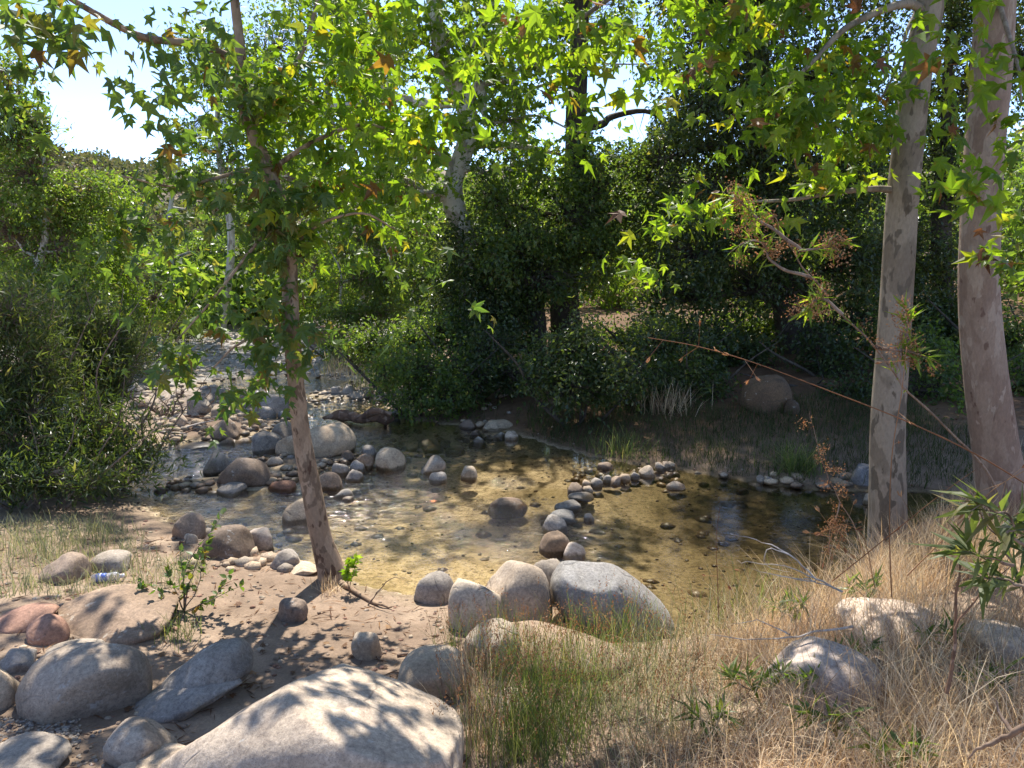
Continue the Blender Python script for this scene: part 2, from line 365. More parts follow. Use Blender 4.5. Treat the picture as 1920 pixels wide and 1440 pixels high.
def catmull(pts, k):
    P = np.asarray(pts, float); P = np.vstack([2 * P[0] - P[1], P, 2 * P[-1] - P[-2]]); outp = []
    for i in range(1, len(P) - 2):
        for t in np.linspace(0, 1, k, endpoint=False):
            p0, p1, p2, p3 = P[i - 1], P[i], P[i + 1], P[i + 2]
            outp.append(.5 * ((2 * p1) + (-p0 + p2) * t + (2 * p0 - 5 * p1 + 4 * p2 - p3) * t * t + (-p0 + 3 * p1 - 3 * p2 + p3) * t ** 3))
    outp.append(P[-2]); return np.array(outp)
def tube(mb, path, radii, seg=8, k=5, wob=.0, mi=0, seed=0):
    R = np.asarray(radii, float)
    if k > 1:
        Pp = catmull(path, k); r = np.interp(np.linspace(0, len(R) - 1, len(Pp)), np.arange(len(R)), R)
    else: Pp = np.asarray(path, float); r = R
    T = np.gradient(Pp, axis=0); T /= np.linalg.norm(T, axis=1)[:, None] + 1e-9
    u = np.cross(T[0], [0.3, 1, .1]); u /= np.linalg.norm(u)
    V = []; th = np.linspace(0, 2 * math.pi, seg, endpoint=False)
    for p, t, rr in zip(Pp, T, r):
        u = u - t * (u @ t); u /= np.linalg.norm(u); v = np.cross(t, u)
        ring = np.cos(th)[:, None] * u + np.sin(th)[:, None] * v
        V.append(p + ring * rr)
    V = np.concatenate(V)
    if wob:
        c = np.repeat(Pp, seg, 0); q = V - c
        V = c + q * (1 + wob * fbm(V * np.array([1, 1, .6]) / (r.max() * 2.0), seed, 3))[:, None]
    nr = len(Pp); F = []
    i = np.arange(nr - 1)[:, None] * seg; j = np.arange(seg)[None]; jn = (j + 1) % seg
    a = (i + j).ravel(); b = (i + jn).ravel(); c = (i + seg + j).ravel(); d = (i + seg + jn).ravel()
    F = np.concatenate([np.c_[a, b, d], np.c_[a, d, c]])
    cap = [[(nr - 1) * seg, (nr - 1) * seg + q, (nr - 1) * seg + q + 1] for q in range(1, seg - 1)]
    if cap: F = np.concatenate([F, np.array(cap)])
    mb.add(V, F, mi)

# leaf templates: base at the origin, blade along +y, face up +z
def t_diamond(wd=.55, fold=.12):
    return np.array([(0,0,0),(wd/2,.5,fold),(0,1,0),(-wd/2,.5,fold)]), np.array([(0,1,2),(0,2,3)])
def t_lance(wd=.16):
    return np.array([(0,0,0),(wd/2,.35,.03),(0,.5,0),(-wd/2,.35,.03),(0,1,-.12)]), np.array([(0,1,2),(0,2,3),(1,4,2),(2,4,3)])
def t_oval(wd=.6):
    return np.array([(0,0,0),(wd*.42,.25,.05),(wd*.5,.5,.05),(0,1,-.06),(-wd*.5,.5,.05),(-wd*.42,.25,.05)]), np.array([(0,1,2),(0,2,3),(0,3,4),(0,4,5)])
def t_syc(v=0):
    # five pointed lobes, petiole behind
    rr = random.Random(v)
    L = [(-116,.50),(-92,.30),(-60,.86),(-32,.42),(0,1.08),(32,.42),(60,.86),(92,.30),(116,.50)]; curl = rr.uniform(.0, .42); fold = rr.uniform(.02, .3)
    pts = [(0, .0, 0)]
    for a_, r_ in L:
        a2 = math.radians(a_ + rr.uniform(-5, 5)); r2 = r_ * rr.uniform(.88, 1.1) * .72
        x, y = math.sin(a2) * r2, math.cos(a2) * r2 + .22
        tip = r_ > .45
        pts.append((x * (1 - .3 * curl), y, (-.12 if tip else .04) * abs(r2) * 1.6 + fold * abs(x) - curl * (x * x + (y - .2) ** 2)))
    pts.append((0, .20, .04))
    P = np.array(pts); c = len(pts) - 1
    F = [(c, i, i + 1) for i in range(1, 9)] + [(c, 0, 1), (c, 9, 0)]
    # petiole
    P = np.vstack([P, [(-.012, -.38, -.06), (.012, -.38, -.06), (0, .02, 0)]]); k = len(P)
    F += [(k - 3, k - 2, k - 1)]
    return P * np.array([1, 1, 1]), np.array([(a_, b_, c_) if True else 0 for a_, b_, c_ in F])
def t_star():
    P = np.array([(0,0,0),(.5,.15,-.04),(.24,.38,.05),(.42,.74,-.05),(.16,.62,.04),(0,1.02,-.08),(-.16,.62,.04),(-.42,.72,-.05),(-.24,.38,.05),(-.5,.15,-.04)])
    return P, np.array([(0,1,2),(0,2,4),(2,3,4),(0,4,6),(4,5,6),(0,6,8),(6,7,8),(0,8,9)])
TPL = {'diamond': t_diamond(), 'lance': t_lance(), 'oval': t_oval(), 'star': t_star(), 'narrow': t_diamond(.3, .05)}
SYC = [t_syc(q) for q in range(1, 8)]

def unit(a): return a / (np.linalg.norm(a, axis=-1, keepdims=True) + 1e-9)
def frames(axis, normal):
    y = unit(axis); x = unit(np.cross(y, normal)); z = np.cross(x, y)
    return np.stack([x, y, z], axis=2)          # columns
def instances(mb, tpl, P, R, s, mi=0):
    V, F = tpl; n = len(P)
    if n == 0: return
    W = np.einsum('nij,kj->nki', R, V) * s[:, None, None] + P[:, None, :]
    FF = F[None] + (np.arange(n) * len(V))[:, None, None]
    mb.add(W.reshape(-1, 3), FF.reshape(-1, 3), mi)

def blob_points(c, r, n, gap=.0, freq=1.6, seed=0, shell=.35):
    c = np.asarray(c); r = np.asarray(r); outp = []
    got = 0; tries = 0
    while got < n and tries < 30:
        d = unit(RNG.normal(size=(n * 2, 3))); rad = RNG.uniform(shell ** 3, 1, n * 2) ** (1 / 3)
        q = d * rad[:, None]
        q = q * (1 + .5 * fbm(d * 2.2 + c, seed, 2))[:, None]
        P = c + q * r
        if gap > 0: P = P[vnoise(P * freq, seed + 5) > gap]
        outp.append(P); got += len(P); tries += 1
    return np.concatenate(outp)[:n]

def px_blob(b):
    """(px, py, rx, ry, distance[, depth radius]) -> centre, radii in metres"""
    if b[0] == 'w': return np.array(b[1:4]), np.array(b[4:7])  # world blobs: unseen crown parts added above the view to cast shade
    px, py, rx, ry, y = b[:5]; c = at_y(px, py, y); sc = project(c)[2][0] / FPX
    dr = b[5] if len(b) > 5 else min(rx, 1.3 * ry) * sc * 1.1
    return c, np.array([rx * sc, dr, ry * sc])

def branch_path(a, b, sag=.1, k=4, jit=.06):
    a = np.asarray(a, float); b = np.asarray(b, float); L = np.linalg.norm(b - a)
    ts = np.linspace(0, 1, k); P = a + (b - a) * ts[:, None]
    P[:, 2] += np.sin(ts * math.pi) * sag * L
    P[1:-1] += RNG.normal(size=(k - 2, 3)) * jit * L
    return P

NLEAF = [0]
def make_tree(name, label, cat, base, trunk, radii, bark, blobs, leaf='diamond', mat='alder_leaf', size=.09, cover=4.5, group=None,
              gap=.42, freq=1.4, shoot=.22, per=14, limbs=(), leaf_objects=0, seed=0, droop=.25, seg=12, wob=.12, twigs=True, mat2=None, mat2_blobs=(),
              autolimb=True, leaf_name='leaf', r_limb=.35, upright=False, max_twigs=1200, extra_trunks=()):
    """one tree or bush: Empty > trunk, branches, twigs, leaves"""
    base = np.asarray(base, float)
    root = empty(name, base, label, cat, group)
    if trunk is not None:
        mb = MB(); tube(mb, trunk, radii, seg, 6, wob, seed=seed); mb.build('trunk', M[bark], root, base, True)
        TP = catmull(trunk, 6)
        TR = np.interp(np.linspace(0, len(radii) - 1, len(TP)), np.arange(len(radii)), radii)
    for tr_, rr_ in extra_trunks:
        mb = MB(); tube(mb, tr_, rr_, 8, 5, wob, seed=seed + 1); mb.build('trunk', M[bark], root, base, True)
    for path, r0, r1 in limbs:
        mb = MB(); rr = np.linspace(r0, r1, len(path)); tube(mb, path, rr, 8, 5, wob, seed=seed)
        mb.build('branch', M[bark], root, base, True)
        if trunk is not None:
            q = catmull(path, 5); TP = np.vstack([TP, q]); TR = np.r_[TR, np.linspace(r0, r1, len(q))]
    allP, allA, allN, allS, allM = [], [], [], [], []
    tw = MB(); ntw = 0
    for bi, b in enumerate(blobs):
        c, r = px_blob(b)
        area = math.pi * r[0] * r[2]; lf = size * size * {'diamond': .28, 'lance': .10, 'oval': .4, 'star': .45, 'syc': .42, 'narrow': .15}[leaf]
        nl = int(cover * area / lf); ns = max(3, nl // per)
        sp = blob_points(c, r, ns, gap, freq, seed + bi)
        hub = None
        if trunk is not None and autolimb:
            cost = np.linalg.norm(TP - (c - np.array([0, 0, .3 * r[2]])), axis=1) + np.maximum(TP[:, 2] - c[2], 0) * 1.5
            i = int(np.argmin(cost)); d = np.linalg.norm(TP[i] - c)
            if d > .25:
                mb = MB(); r0 = min(TR[i] * .7, .02 + r_limb * .12 * d); p_ = branch_path(TP[i], c, .06, 5, .05)
                tube(mb, p_, np.linspace(r0, r0 * .3, 5), 6, 4, .05); mb.build('branch', M[bark], root, base, True)
                hub = catmull(p_, 4)
            else: hub = TP
        elif trunk is None: hub = np.array([[c[0] * .7 + base[0] * .3, c[1] * .7 + base[1] * .3, base[2]]]) if False else None
        if twigs and hub is not None:
            for q in sp[:: max(1, len(sp) // 140)]:
                j = int(np.argmin(np.linalg.norm(hub - q, axis=1) + np.abs(RNG.normal(size=len(hub))) * .2)); 
                tube(tw, branch_path(hub[j], q, .05, 4, .06), [.008 + .004 * size / .09, .006, .004, .0025], 3, 1)
        # leaves of each shoot
        P = np.repeat(sp, per, 0); nL = len(P)
        sd = unit(RNG.normal(size=(len(sp), 3)) * .8 + unit(sp - c) * .9 + np.array([0, 0, .5 if upright else .05])); SD = np.repeat(sd, per, 0)
        lng = np.repeat(np.where(RNG.uniform(size=len(sp)) < .22, 2.3, 1.0), per)[:, None]
        t = RNG.uniform(-1, 1, nL)[:, None]
        P = P + SD * (t * lng + (lng - 1) * .6) * shoot + RNG.normal(size=(nL, 3)) * shoot * .38 / lng ** 1.2
        A = unit(SD * .5 + RNG.normal(size=(nL, 3)) * .7 + np.array([0, 0, (.5 if upright else -droop * 2)]))
        Nn = unit(RNG.normal(size=(nL, 3)) * .75 + np.array([0, -.1, .9]))
        allP.append(P); allA.append(A); allN.append(Nn); allS.append(size * RNG.uniform(.5, 1.3, nL))
        allM.append(np.full(nL, 1 if bi in mat2_blobs else 0))
    P = np.concatenate(allP); R = frames(np.concatenate(allA), np.concatenate(allN)); s = np.concatenate(allS); mi = np.concatenate(allM)
    if mat2 and not mat2_blobs: mi = (RNG.uniform(size=len(P)) < .03).astype(int)
    if tw.V: tw.build('twigs', M['twig'] if bark != 'bark_dark' else M['bark_dark'], root, base, False, 'stuff')
    # keep the space just in front of the lens clear
    dist = np.linalg.norm(P - np.array([0, 0, EYE]), axis=1); keep = (dist > 1.3)
    for name_, (x0, y0, x1, y1, far) in CLEAR.items():
        X, Y, D = project(P); keep &= ~((X > x0) & (X < x1) & (Y > y0) & (Y < y1) & (D > 0) & (D < far) & (RNG.uniform(size=len(P)) < .93))
    for o_, d_, r_ in RAYS:
        q = P - o_; t_ = q @ d_; keep &= ~((t_ > 1.0) & (np.linalg.norm(q - t_[:, None] * d_, axis=1) < r_) & (RNG.uniform(size=len(P)) < .96))
    P, R, s, mi = P[keep], R[keep], s[keep], mi[keep]; NLEAF[0] += len(P)
    mats = [M[mat]] + ([M[mat2]] if mat2 else [])
    objs = np.zeros(len(P), bool)
    if leaf_objects:
        X, Y, D = project(P); vis = (X > -10) & (X < 1930) & (Y > -10) & (Y < 1450) & (D > .3)
        score = np.where(vis, s / np.maximum(D, .3), 0); idx = np.argsort(-score)[:leaf_objects]; idx = idx[score[idx] > 0]
        objs[idx] = True
        key = (mat, leaf)
        tp = SYC if leaf == 'syc' else [TPL[leaf]]
        mm = {}
        for k_ in range(len(tp)):
            for q_ in range(len(mats)):
                b_ = MB(); b_.add(*tp[k_]); o_ = b_.build(leaf_name, mats[q_]); mm[k_, q_] = o_.data; bpy.data.objects.remove(o_)
        for i in idx:
            o = bpy.data.objects.new(leaf_name, mm[int(i) % len(tp), int(mi[i])]); COL.objects.link(o); o.parent = root
            mt = Matrix([[*(R[i][a_] * s[i]), P[i][a_] - base[a_]] for a_ in range(3)] + [[0, 0, 0, 1]])
            o.matrix_basis = mt
    mb = MB(); rest = np.where(~objs)[0]
    for q_ in range(len(mats)):
        rr = rest[mi[rest] == q_]
        if leaf == 'syc':
            X, Y, D = project(P[rr]); inv = (X > -60) & (X < 1980) & (Y > -60) & (D > .3)
            a_ = rr[inv]
            for v_ in range(7): instances(mb, SYC[v_], P[a_][v_::7], R[a_][v_::7], s[a_][v_::7], q_)
            a_ = rr[~inv]; instances(mb, TPL['star'], P[a_], R[a_], s[a_], q_)
        else: instances(mb, TPL[leaf], P[rr], R[rr], s[rr], q_)
    mb.build('foliage', mats, root, base, False, 'stuff')
    return root
# sky gaps of the photograph where no branch reaches: x0, y0, x1, y1, only nearer than
CLEAR = {'left sky': (95, 120, 215, 320, 60), 'left sky low': (215, 240, 300, 318, 60), 'centre sky': (1130, 190, 1215, 265, 60), 'centre sky low': (1010, 225, 1045, 265, 60)}

# openings in the canopy through which the water mirrors the sky
RAYS = []
for px, py, r_ in [(350,890,.75),(440,880,.6),(340,950,.6),(500,950,.5),(560,880,.5),(680,950,.3),(1365,985,.28),(1275,940,.13)]:
    o_ = at_z(px, py, 0); d_ = ray(px, py); d_ = d_ / np.linalg.norm(d_); d_ = d_ * np.array([1, 1, -1]); RAYS.append((o_, d_, r_))

# ------------------------------------------------------------------ ground and water
def grid_axis(lo, hi, c, n, p):
    t = np.linspace(-1, 1, n); q = np.sinh(t * p) / math.sinh(p)
    return c + np.where(q < 0, q * (c - lo), q * (hi - c))
gx = grid_axis(-260, 260, 0, 320, 5.0); gy = grid_axis(-40, 420, 5.5, 330, 5.2)
XX, YY = np.meshgrid(gx, gy); PG = np.c_[XX.ravel(), YY.ravel()]
Z = height(PG); nx, ny = len(gx), len(gy)
i = (np.arange(ny - 1)[:, None] * nx + np.arange(nx - 1)[None]).ravel()
mb = MB(); mb.add(np.c_[PG, Z], np.concatenate([np.c_[i, i + 1, i + nx + 1], np.c_[i, i + nx + 1, i + nx]]))
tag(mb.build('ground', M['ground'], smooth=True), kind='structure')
x0, x1, y0, y1 = SHORE[:, 0].min() - .6, SHORE[:, 0].max() + .6, SHORE[:, 1].min() - .5, SHORE[:, 1].max() + .5
wx = np.linspace(x0, x1, 60); wy = np.linspace(y0, y1, 60); XX, YY = np.meshgrid(wx, wy)
i = (np.arange(59)[:, None] * 60 + np.arange(59)[None]).ravel()
mb = MB(); mb.add(np.c_[XX.ravel(), YY.ravel(), np.zeros(3600)], np.concatenate([np.c_[i, i + 1, i + 61], np.c_[i, i + 61, i + 60]]))
tag(mb.build('creek_water', M['water'], smooth=True), kind='structure')

# ------------------------------------------------------------------ rocks
ICO = {}
def ico(k):
    if k not in ICO:
        bm = bmesh.new(); bmesh.ops.create_icosphere(bm, subdivisions=k, radius=1)
        ICO[k] = (np.array([v.co[:] for v in bm.verts]), np.array([[v.index for v in f.verts] for f in bm.faces])); bm.free()
    return ICO[k]
def rock_shape(k, seed, p=2.4, cuts=4, rough=.09):
    V, F = ico(k); r = np.random.default_rng(seed)
    V = V / (np.sum(np.abs(V) ** p, axis=1) ** (1 / p))[:, None]
    for _ in range(cuts):
        nn = unit(r.normal(size=3)); k_ = r.uniform(.62, .9); d = V @ nn
        V = V - nn * (np.maximum(d - k_, 0) * .85)[:, None]
    V = V * (1 + rough * 1.6 * fbm(V * .9 + seed, seed, 2) + rough * .45 * fbm(V * 3 + seed, seed + 3, 3) + (.012 * fbm(V * 9 + seed, seed + 5, 3) if k > 4 else 0))[:, None]
    return V, F
def rock(box, mat, label, tilt=0, seed=None, p=2.4, cuts=4, rough=.09, depth=.9, k=None, asp=None, water=False, name='boulder', cat='boulder', group=None, yaw=None, lift=0):
    global _rs
    _rs += 1; seed = _rs if seed is None else seed
    bx0, by0, bx1, by1 = box; wpx, hpx = bx1 - bx0, by1 - by0
    if k is None: k = 5 if wpx > 220 else 4 if wpx > 50 else 3 if wpx > 16 else 2
    if wpx < 75: cuts += 4; rough = max(rough, .12); p = 2.2 + (seed * 37 % 10) * .11
    V, F = rock_shape(k, seed, p, cuts, rough)
    g = at_z((bx0 + bx1) / 2, by1, 0) if water else on_ground((bx0 + bx1) / 2, by1)
    gz = (0 if water else g[2]) + lift
    if not water: g = at_z((bx0 + bx1) / 2, by1, gz)
    D = g[1]; sc = project(g)[2][0] / FPX
    a = wpx * sc / 2; b = a * depth; c = asp * a if asp else max(hpx * sc * .5, .18 * a)
    ph = math.radians(tilt); ct, st = math.cos(ph), math.sin(ph)
    ya = (random.uniform(-.3, .3) if yaw is None else math.radians(yaw)); cy, sy = math.cos(ya), math.sin(ya)
    cx, yy = g[0], D + b * .8
    for _ in range(9):
        W = V * np.array([a, b, c])
        W = np.c_[W[:, 0] * ct - W[:, 2] * st, W[:, 1], W[:, 0] * st + W[:, 2] * ct]
        W = np.c_[W[:, 0] * cy - W[:, 1] * sy, W[:, 0] * sy + W[:, 1] * cy, W[:, 2]]
        hz = W[:, 2].max(); cz = gz + hz * (.02 if water else .14)
        if water: W[:, 2] = np.where(W[:, 2] < -.01, -.01 + (W[:, 2] + .01) * .4, W[:, 2])
        W = W + np.array([cx, yy, cz])
        vis = W[:, 2] > gz + .002
        X, Y, _d = project(W[vis])
        fw = wpx / max(X.max() - X.min(), 1); fh = hpx / max(Y.max() - Y.min(), 1)
        if not asp: a *= fw ** .8; c *= np.clip(fh, .7, 1.4) ** .8
        else: f_ = (fw * fh) ** .4; a *= f_; c *= f_
        a = max(a, .005); c = float(np.clip(c, .22 * a, 1.6 * a)); b = max(a, c * .7) * depth
        cx += ((bx0 + bx1) / 2 - (X.max() + X.min()) / 2) * sc * .9
        yy = max(.6, yy - (by1 - Y.max()) * sc * 1.4)
    mb = MB(); o0 = np.array([cx, yy, gz]); mb.add(W, F); o = mb.build(name, M[mat], None, o0, True)
    tag(o, label, cat, group); return o
_rs = 100
G1 = 'boulders on the near dirt bank'; G2 = 'boulders along the near edge of the creek'; G3 = 'rocks in the creek around the biggest midstream boulder'; G4 = 'rocks at the far edge of the creek'; G5 = 'stones of the low dam across the creek'; G6 = 'rocks of the upstream gravel bar'; G7 = 'rocks among the dry grass'; G8 = 'rocks on the shaded far bank'
# near bank
rock((300,1238,866,1600), 'rock_pale', 'huge pale granite boulder with leaf shadows at the bottom edge, biggest of all', tilt=13, seed=31, p=3.1, cuts=2, rough=.05, depth=.7, asp=.62, group=G1, k=6)
rock((28,1203,286,1362), 'rock_pale', 'smooth egg shaped pale boulder just above the patch of small gravel', tilt=10, seed=12, p=2.3, cuts=2, rough=.05, group=G1)
rock((-80,1232,42,1345), 'rock_pale', 'rough boulder cut by the left edge beside the egg shaped boulder', seed=15, group=G1, rough=.12)
rock((98,1100,338,1208), 'rock_brown', 'wide grey brown domed boulder in shade with small dark shrub beside it', tilt=-6, seed=18, cuts=3, rough=.06, group=G1)
rock((300,1188,470,1320), 'rock_grey', 'leaning rounded grey slab between domed boulder and bare dirt path', tilt=34, seed=20, group=G1, depth=.6, asp=.5)
rock((262,1262,455,1352), 'rock_grey', 'low angular grey slab lying against the leaning rounded slab', tilt=14, seed=25, cuts=7, rough=.13, group=G1, depth=.7)
rock((192,1343,330,1452), 'rock_pale', 'knee sized pale boulder left of the huge dappled boulder', seed=27, group=G1)
rock((-60,1388,135,1480), 'rock_grey', 'flat grey slab in the bottom left corner below the gravel', seed=28, group=G1, cuts=2)
rock((205,1425,400,1520), 'rock_pale', 'boulder mostly below the bottom edge in front of the knee sized one', seed=30, group=G1)
rock((-20,1130,112,1192), 'rock_red', 'pinkish slab at left edge beside the domed brown boulder', tilt=8, seed=33, group=G1)
rock((48,1150,132,1212), 'rock_red', 'smaller pinkish slab tucked against the domed brown boulder', tilt=18, seed=34, group=G1)
rock((72,1034,172,1092), 'rock_brown', 'brown half buried boulder in front of the grass tufts, left of the bottle', seed=36, group=G1)
rock((60,1205,200,1262), 'rock_grey', 'flat dusty slab half sunk behind the egg shaped boulder', seed=38, group=G1, cuts=2)
rock((0,1215,70,1262), 'rock_grey', 'small dusty slab at left edge behind the egg shaped boulder', seed=39, group=G1, cuts=2)
rock((168,1030,248,1072), 'rock_grey', 'dim grey flat stone in the leafy weeds behind the bottle', seed=44, group=G1, cuts=2)
rock((522,1120,578,1168), 'rock_brown', 'rounded stone sunk in the dirt left of the young tree roots', seed=46, group=G1)
rock((658,1184,716,1238), 'rock_tan', 'single tan cobble on the dirt above the huge dappled boulder', seed=47, group=G1)
rock((345,1000,372,1018), 'rock_tan', 'small sunlit tan stone at the dirt edge near dark shore boulder', seed=48, group=G1, name='stone', cat='stone')
rock((745,1208,885,1310), 'rock_tan', 'tan rock behind the brown grass stems, right of the huge boulder', seed=49, group=G1, cuts=3)
# near waterline
rock((378,983,478,1046), 'rock_brown', 'round brown shore boulder beside the small pale one', seed=50, group=G2, cuts=2)
rock((462,988,512,1030), 'rock_white', 'small pale cream shore boulder right of the round brown one', seed=51, group=G2, cuts=2)
rock((528,934,612,1002), 'rock_pale', 'sunlit light boulder directly behind the young tree trunk', seed=52, group=G2, tilt=10)
rock((506,1028,562,1068), 'rock_grey', 'grey wedge shaped stone at waterline left of young tree', seed=53, group=G2, tilt=15)
rock((322,962,386,1012), 'rock_brown', 'dark shaded boulder under the bush at the left shore', seed=54, group=G2)
rock((540,1052,602,1078), 'rock_tan', 'flat tan stone in front of the young tree base', seed=55, group=G2)
rock((776,1070,856,1130), 'rock_grey', 'grey boulder alone at left end of the near shore row', seed=56, group=G2)
rock((893,1050,1036,1170), 'rock_pale', 'tall domed boulder in the middle of the near shore row', seed=58, group=G2, cuts=2, depth=.7)
rock((978,1045,1062,1130), 'rock_grey', 'grey boulder wedged between dome and the largest blue grey boulder', seed=59, group=G2, cuts=2, tilt=-15)
rock((840,1082,945,1178), 'rock_tan', 'flat topped tan boulder in front of the dome', seed=57, group=G2, depth=.7, p=3)
rock((1046,1030,1244,1192), 'rock_blue', 'large smooth blue grey boulder sloping down to the right at the shore', tilt=-36, seed=60, p=2.4, cuts=2, rough=.035, group=G2, depth=.6, k=5, asp=.52)
rock((1056,1016,1098,1050), 'rock_white', 'little pale stone at the upper tip of the blue grey boulder', seed=61, group=G2, name='stone', cat='stone', water=True)
rock((868,1158,980,1262), 'rock_pale', 'pale boulder rising behind green grass stems, left of flat sandy rock', seed=62, group=G2, tilt=-20)
rock((905,1178,1188,1276), 'rock_brown', 'broad flat sandy tan rock below the blue grey boulder', seed=63, group=G2, tilt=-6, cuts=3, depth=.6)
rock((925,1290,1015,1345), 'rock_tan', 'pale rock almost hidden in the wispy green grass', seed=64, group=G7)
rock((1432,1192,1660,1350), 'rock_white', 'bright cream rock in dry grass, lower of two', seed=65, group=G7, cuts=3)
rock((1565,1122,1790,1220), 'rock_white', 'bright cream rock in dry grass, upper of two', seed=66, group=G7, cuts=2)
rock((1800,1160,1960,1250), 'rock_pale', 'pale rock in the dry grass at the right edge', seed=67, group=G7, cuts=2)
# in the creek, left and middle
C = [((380,848,434,892),'rock_grey','domed grey boulder standing in blue water left of the lumpy outcrop',0,2),
 ((406,858,512,916),'rock_brown','low lumpy brown outcrop in the riffle with a sunny spot',0,7),
 ((406,903,464,930),'rock_grey','oval grey stone in the riffle below the lumpy outcrop',0,2),
 ((502,900,556,923),'rock_red','flat reddish stone in the riffle left of the young tree',8,2),
 ((516,790,668,862),'rock_tan','largest midstream boulder, tan with a dented side, behind young tree',0,5),
 ((472,808,537,850),'rock_grey','smooth grey boulder leaning on the largest midstream boulder',-5,2),
 ((508,790,562,832),'rock_grey','grey boulder behind the smooth one upstream of the big one',0,3),
 ((598,884,642,918),'rock_brown','brown rock right of the young tree trunk in the riffle',10,3),
 ((703,838,761,882),'rock_tan','round tan boulder at the right end of the midstream pile',0,2),
 ((664,850,703,877),'rock_brown','egg shaped brown stone left of the round tan boulder',-15,2),
 ((655,862,684,886),'rock_grey','roundish grey stone in the midstream pile under the brown egg shaped stone',0,2),
 ((648,880,682,904),'rock_grey','angular dark grey stone at the low tip of the midstream pile',20,6),
 ((638,843,664,866),'rock_brown','small brown stone right against the largest midstream boulder',0,3),
 ((678,834,708,856),'rock_grey','small grey wedge behind the egg shaped brown stone',10,5),
 ((622,868,656,892),'rock_grey','pale flat stone in water just under the largest midstream boulder',0,4),
 ((625,916,662,934),'rock_grey','thin dark stone awash right of the young tree',10,3),
 ((642,930,664,940),'rock_pale','tiny pale stone awash below the thin dark stone',0,2),
 ((790,848,836,888),'rock_pale','sunlit whitish stone slanting down between the two shores',-30,2),
 ((804,884,838,906),'rock_grey','small grey stone just below the slanting whitish stone',0,3),
 ((864,873,895,900),'rock_tan','small pointed tan stone alone in the shallow sunny water',0,5),
 
 ((500,856,532,872),'rock_pale','pale flat stone in front of the smooth grey boulder',0,2)]
for box, mt, lb, tl, ct in C: rock(box, mt, lb, tilt=tl, cuts=ct, water=True, group=G3)
rock((914,932,990,968), 'rock_brown', 'brown stone barely breaking the surface where the water sparkles', cuts=2, water=True, group=G3, lift=-.055)
# upstream bar
C = [((488,738,545,778),'rock_grey','tall grey boulder on the upstream bar, left of tree trunk',0,4),
 ((476,762,520,782),'rock_grey','low grey rock at the foot of the tall upstream boulder',0,3),
 ((382,783,452,828),'rock_brown','broad brown boulder with flat top on the gravel bar',0,5),
 ((408,820,442,842),'rock_brown','dark brown stone below the broad flat topped boulder',0,2),
 ((326,828,404,852),'rock_grey','flat grey rock at the water near the leaning willow',4,3),
 ((440,820,476,840),'rock_pale','pale stone linking bar and smooth grey boulder',0,3),
 ((242,744,306,764),'rock_pale','long pale rock at far left beneath willow twigs',0,3),
 ((240,708,274,742),'rock_grey','grey rock half hidden by willow leaves at left',0,3),
 ((328,768,352,795),'rock_white','white pointed stone behind the heap of drift sticks',0,5),
 ((350,740,398,778),'rock_grey','big pale grey rock upstream behind the drift sticks',0,4),
 ((395,755,440,782),'rock_pale','pale slab on the upstream bar beside the grey rock',0,4),
 ((500,706,522,720),'rock_blue','small blue grey stone at the far waterline',0,2),
 ((655,733,694,750),'rock_pale','flat pale rock at the far right bend of the creek',0,2),
 ((640,720,668,736),'rock_grey','smaller grey rock behind the flat pale one at the bend',0,3),
 ((620,724,642,737),'rock_grey','small grey rock left of the pair at the bend',0,3),
 ((280,640,318,656),'rock_pale','pale rock on the distant bright gravel, far left',0,3),
 ((520,770,548,786),'rock_blue','bluish rock beside the trunk below the tall upstream boulder',0,3),
 ((545,742,572,758),'rock_pale','pale low rock seen just right of the thin trunk upstream',0,3)]
for box, mt, lb, tl, ct in C: rock(box, mt, lb, tilt=tl, cuts=ct, group=G6)
# far edge
C = [((904,786,964,813),'rock_tan','largest tan rock at the far shaded waterline',-6,2),((861,786,893,809),'rock_brown','brown rock left of the largest far waterline rock',10,3),
 ((878,818,913,841),'rock_grey','pale grey round rock in the middle of the far row',0,2),((946,808,972,829),'rock_pale','white rock at the right end of the far row',0,3),
 ((924,810,949,826),'rock_grey','small grey rock left of the white end rock',0,3),((880,806,906,822),'rock_brown','dim brown rock behind the pale grey round one',0,3),
 ((834,838,873,856),'rock_grey','low grey rock touching water at the front of the far row',0,2),((783,822,822,843),'rock_grey','bluish grey rock at the left end of the far row',8,2),
 ((795,833,832,851),'rock_tan','tan rock just in front of the bluish grey end rock',0,3),((822,826,846,841),'rock_grey','small dark rock between left end and middle of far row',0,3),
 ((728,784,752,798),'rock_grey','small rock in dark water right of the driftwood log',0,2),((906,815,926,828),'rock_brown','tiny brown rock beside the pale grey round one',0,3)]
for box, mt, lb, tl, ct in C: rock(box, mt, lb, tilt=tl, cuts=ct, group=G4)
# dam of stones, nearest first
C = [((1010,994,1070,1042),'rock_brown'),((1016,964,1064,1000),'rock_grey'),((1030,954,1080,982),'rock_blue'),((1040,936,1090,959),'rock_blue'),((1064,922,1112,940),'rock_grey'),
 ((1064,904,1094,928),'rock_brown'),((1092,908,1112,924),'rock_pale'),((1092,896,1108,910),'rock_pale'),((1106,892,1130,910),'rock_grey'),((1130,890,1148,906),'rock_grey'),((1144,892,1164,908),'rock_brown'),
 ((1160,888,1182,905),'rock_pale'),((1182,884,1200,898),'rock_grey'),((1197,872,1228,895),'rock_pale'),((1228,866,1248,884),'rock_grey'),((1242,864,1264,880),'rock_pale')]
words = ['first','second','third','fourth','fifth','sixth','seventh','eighth','ninth','tenth','eleventh','twelfth','thirteenth','fourteenth','fifteenth','sixteenth']
look = {'rock_brown':'brown','rock_grey':'grey','rock_blue':'dark bluish','rock_pale':'whitish'}
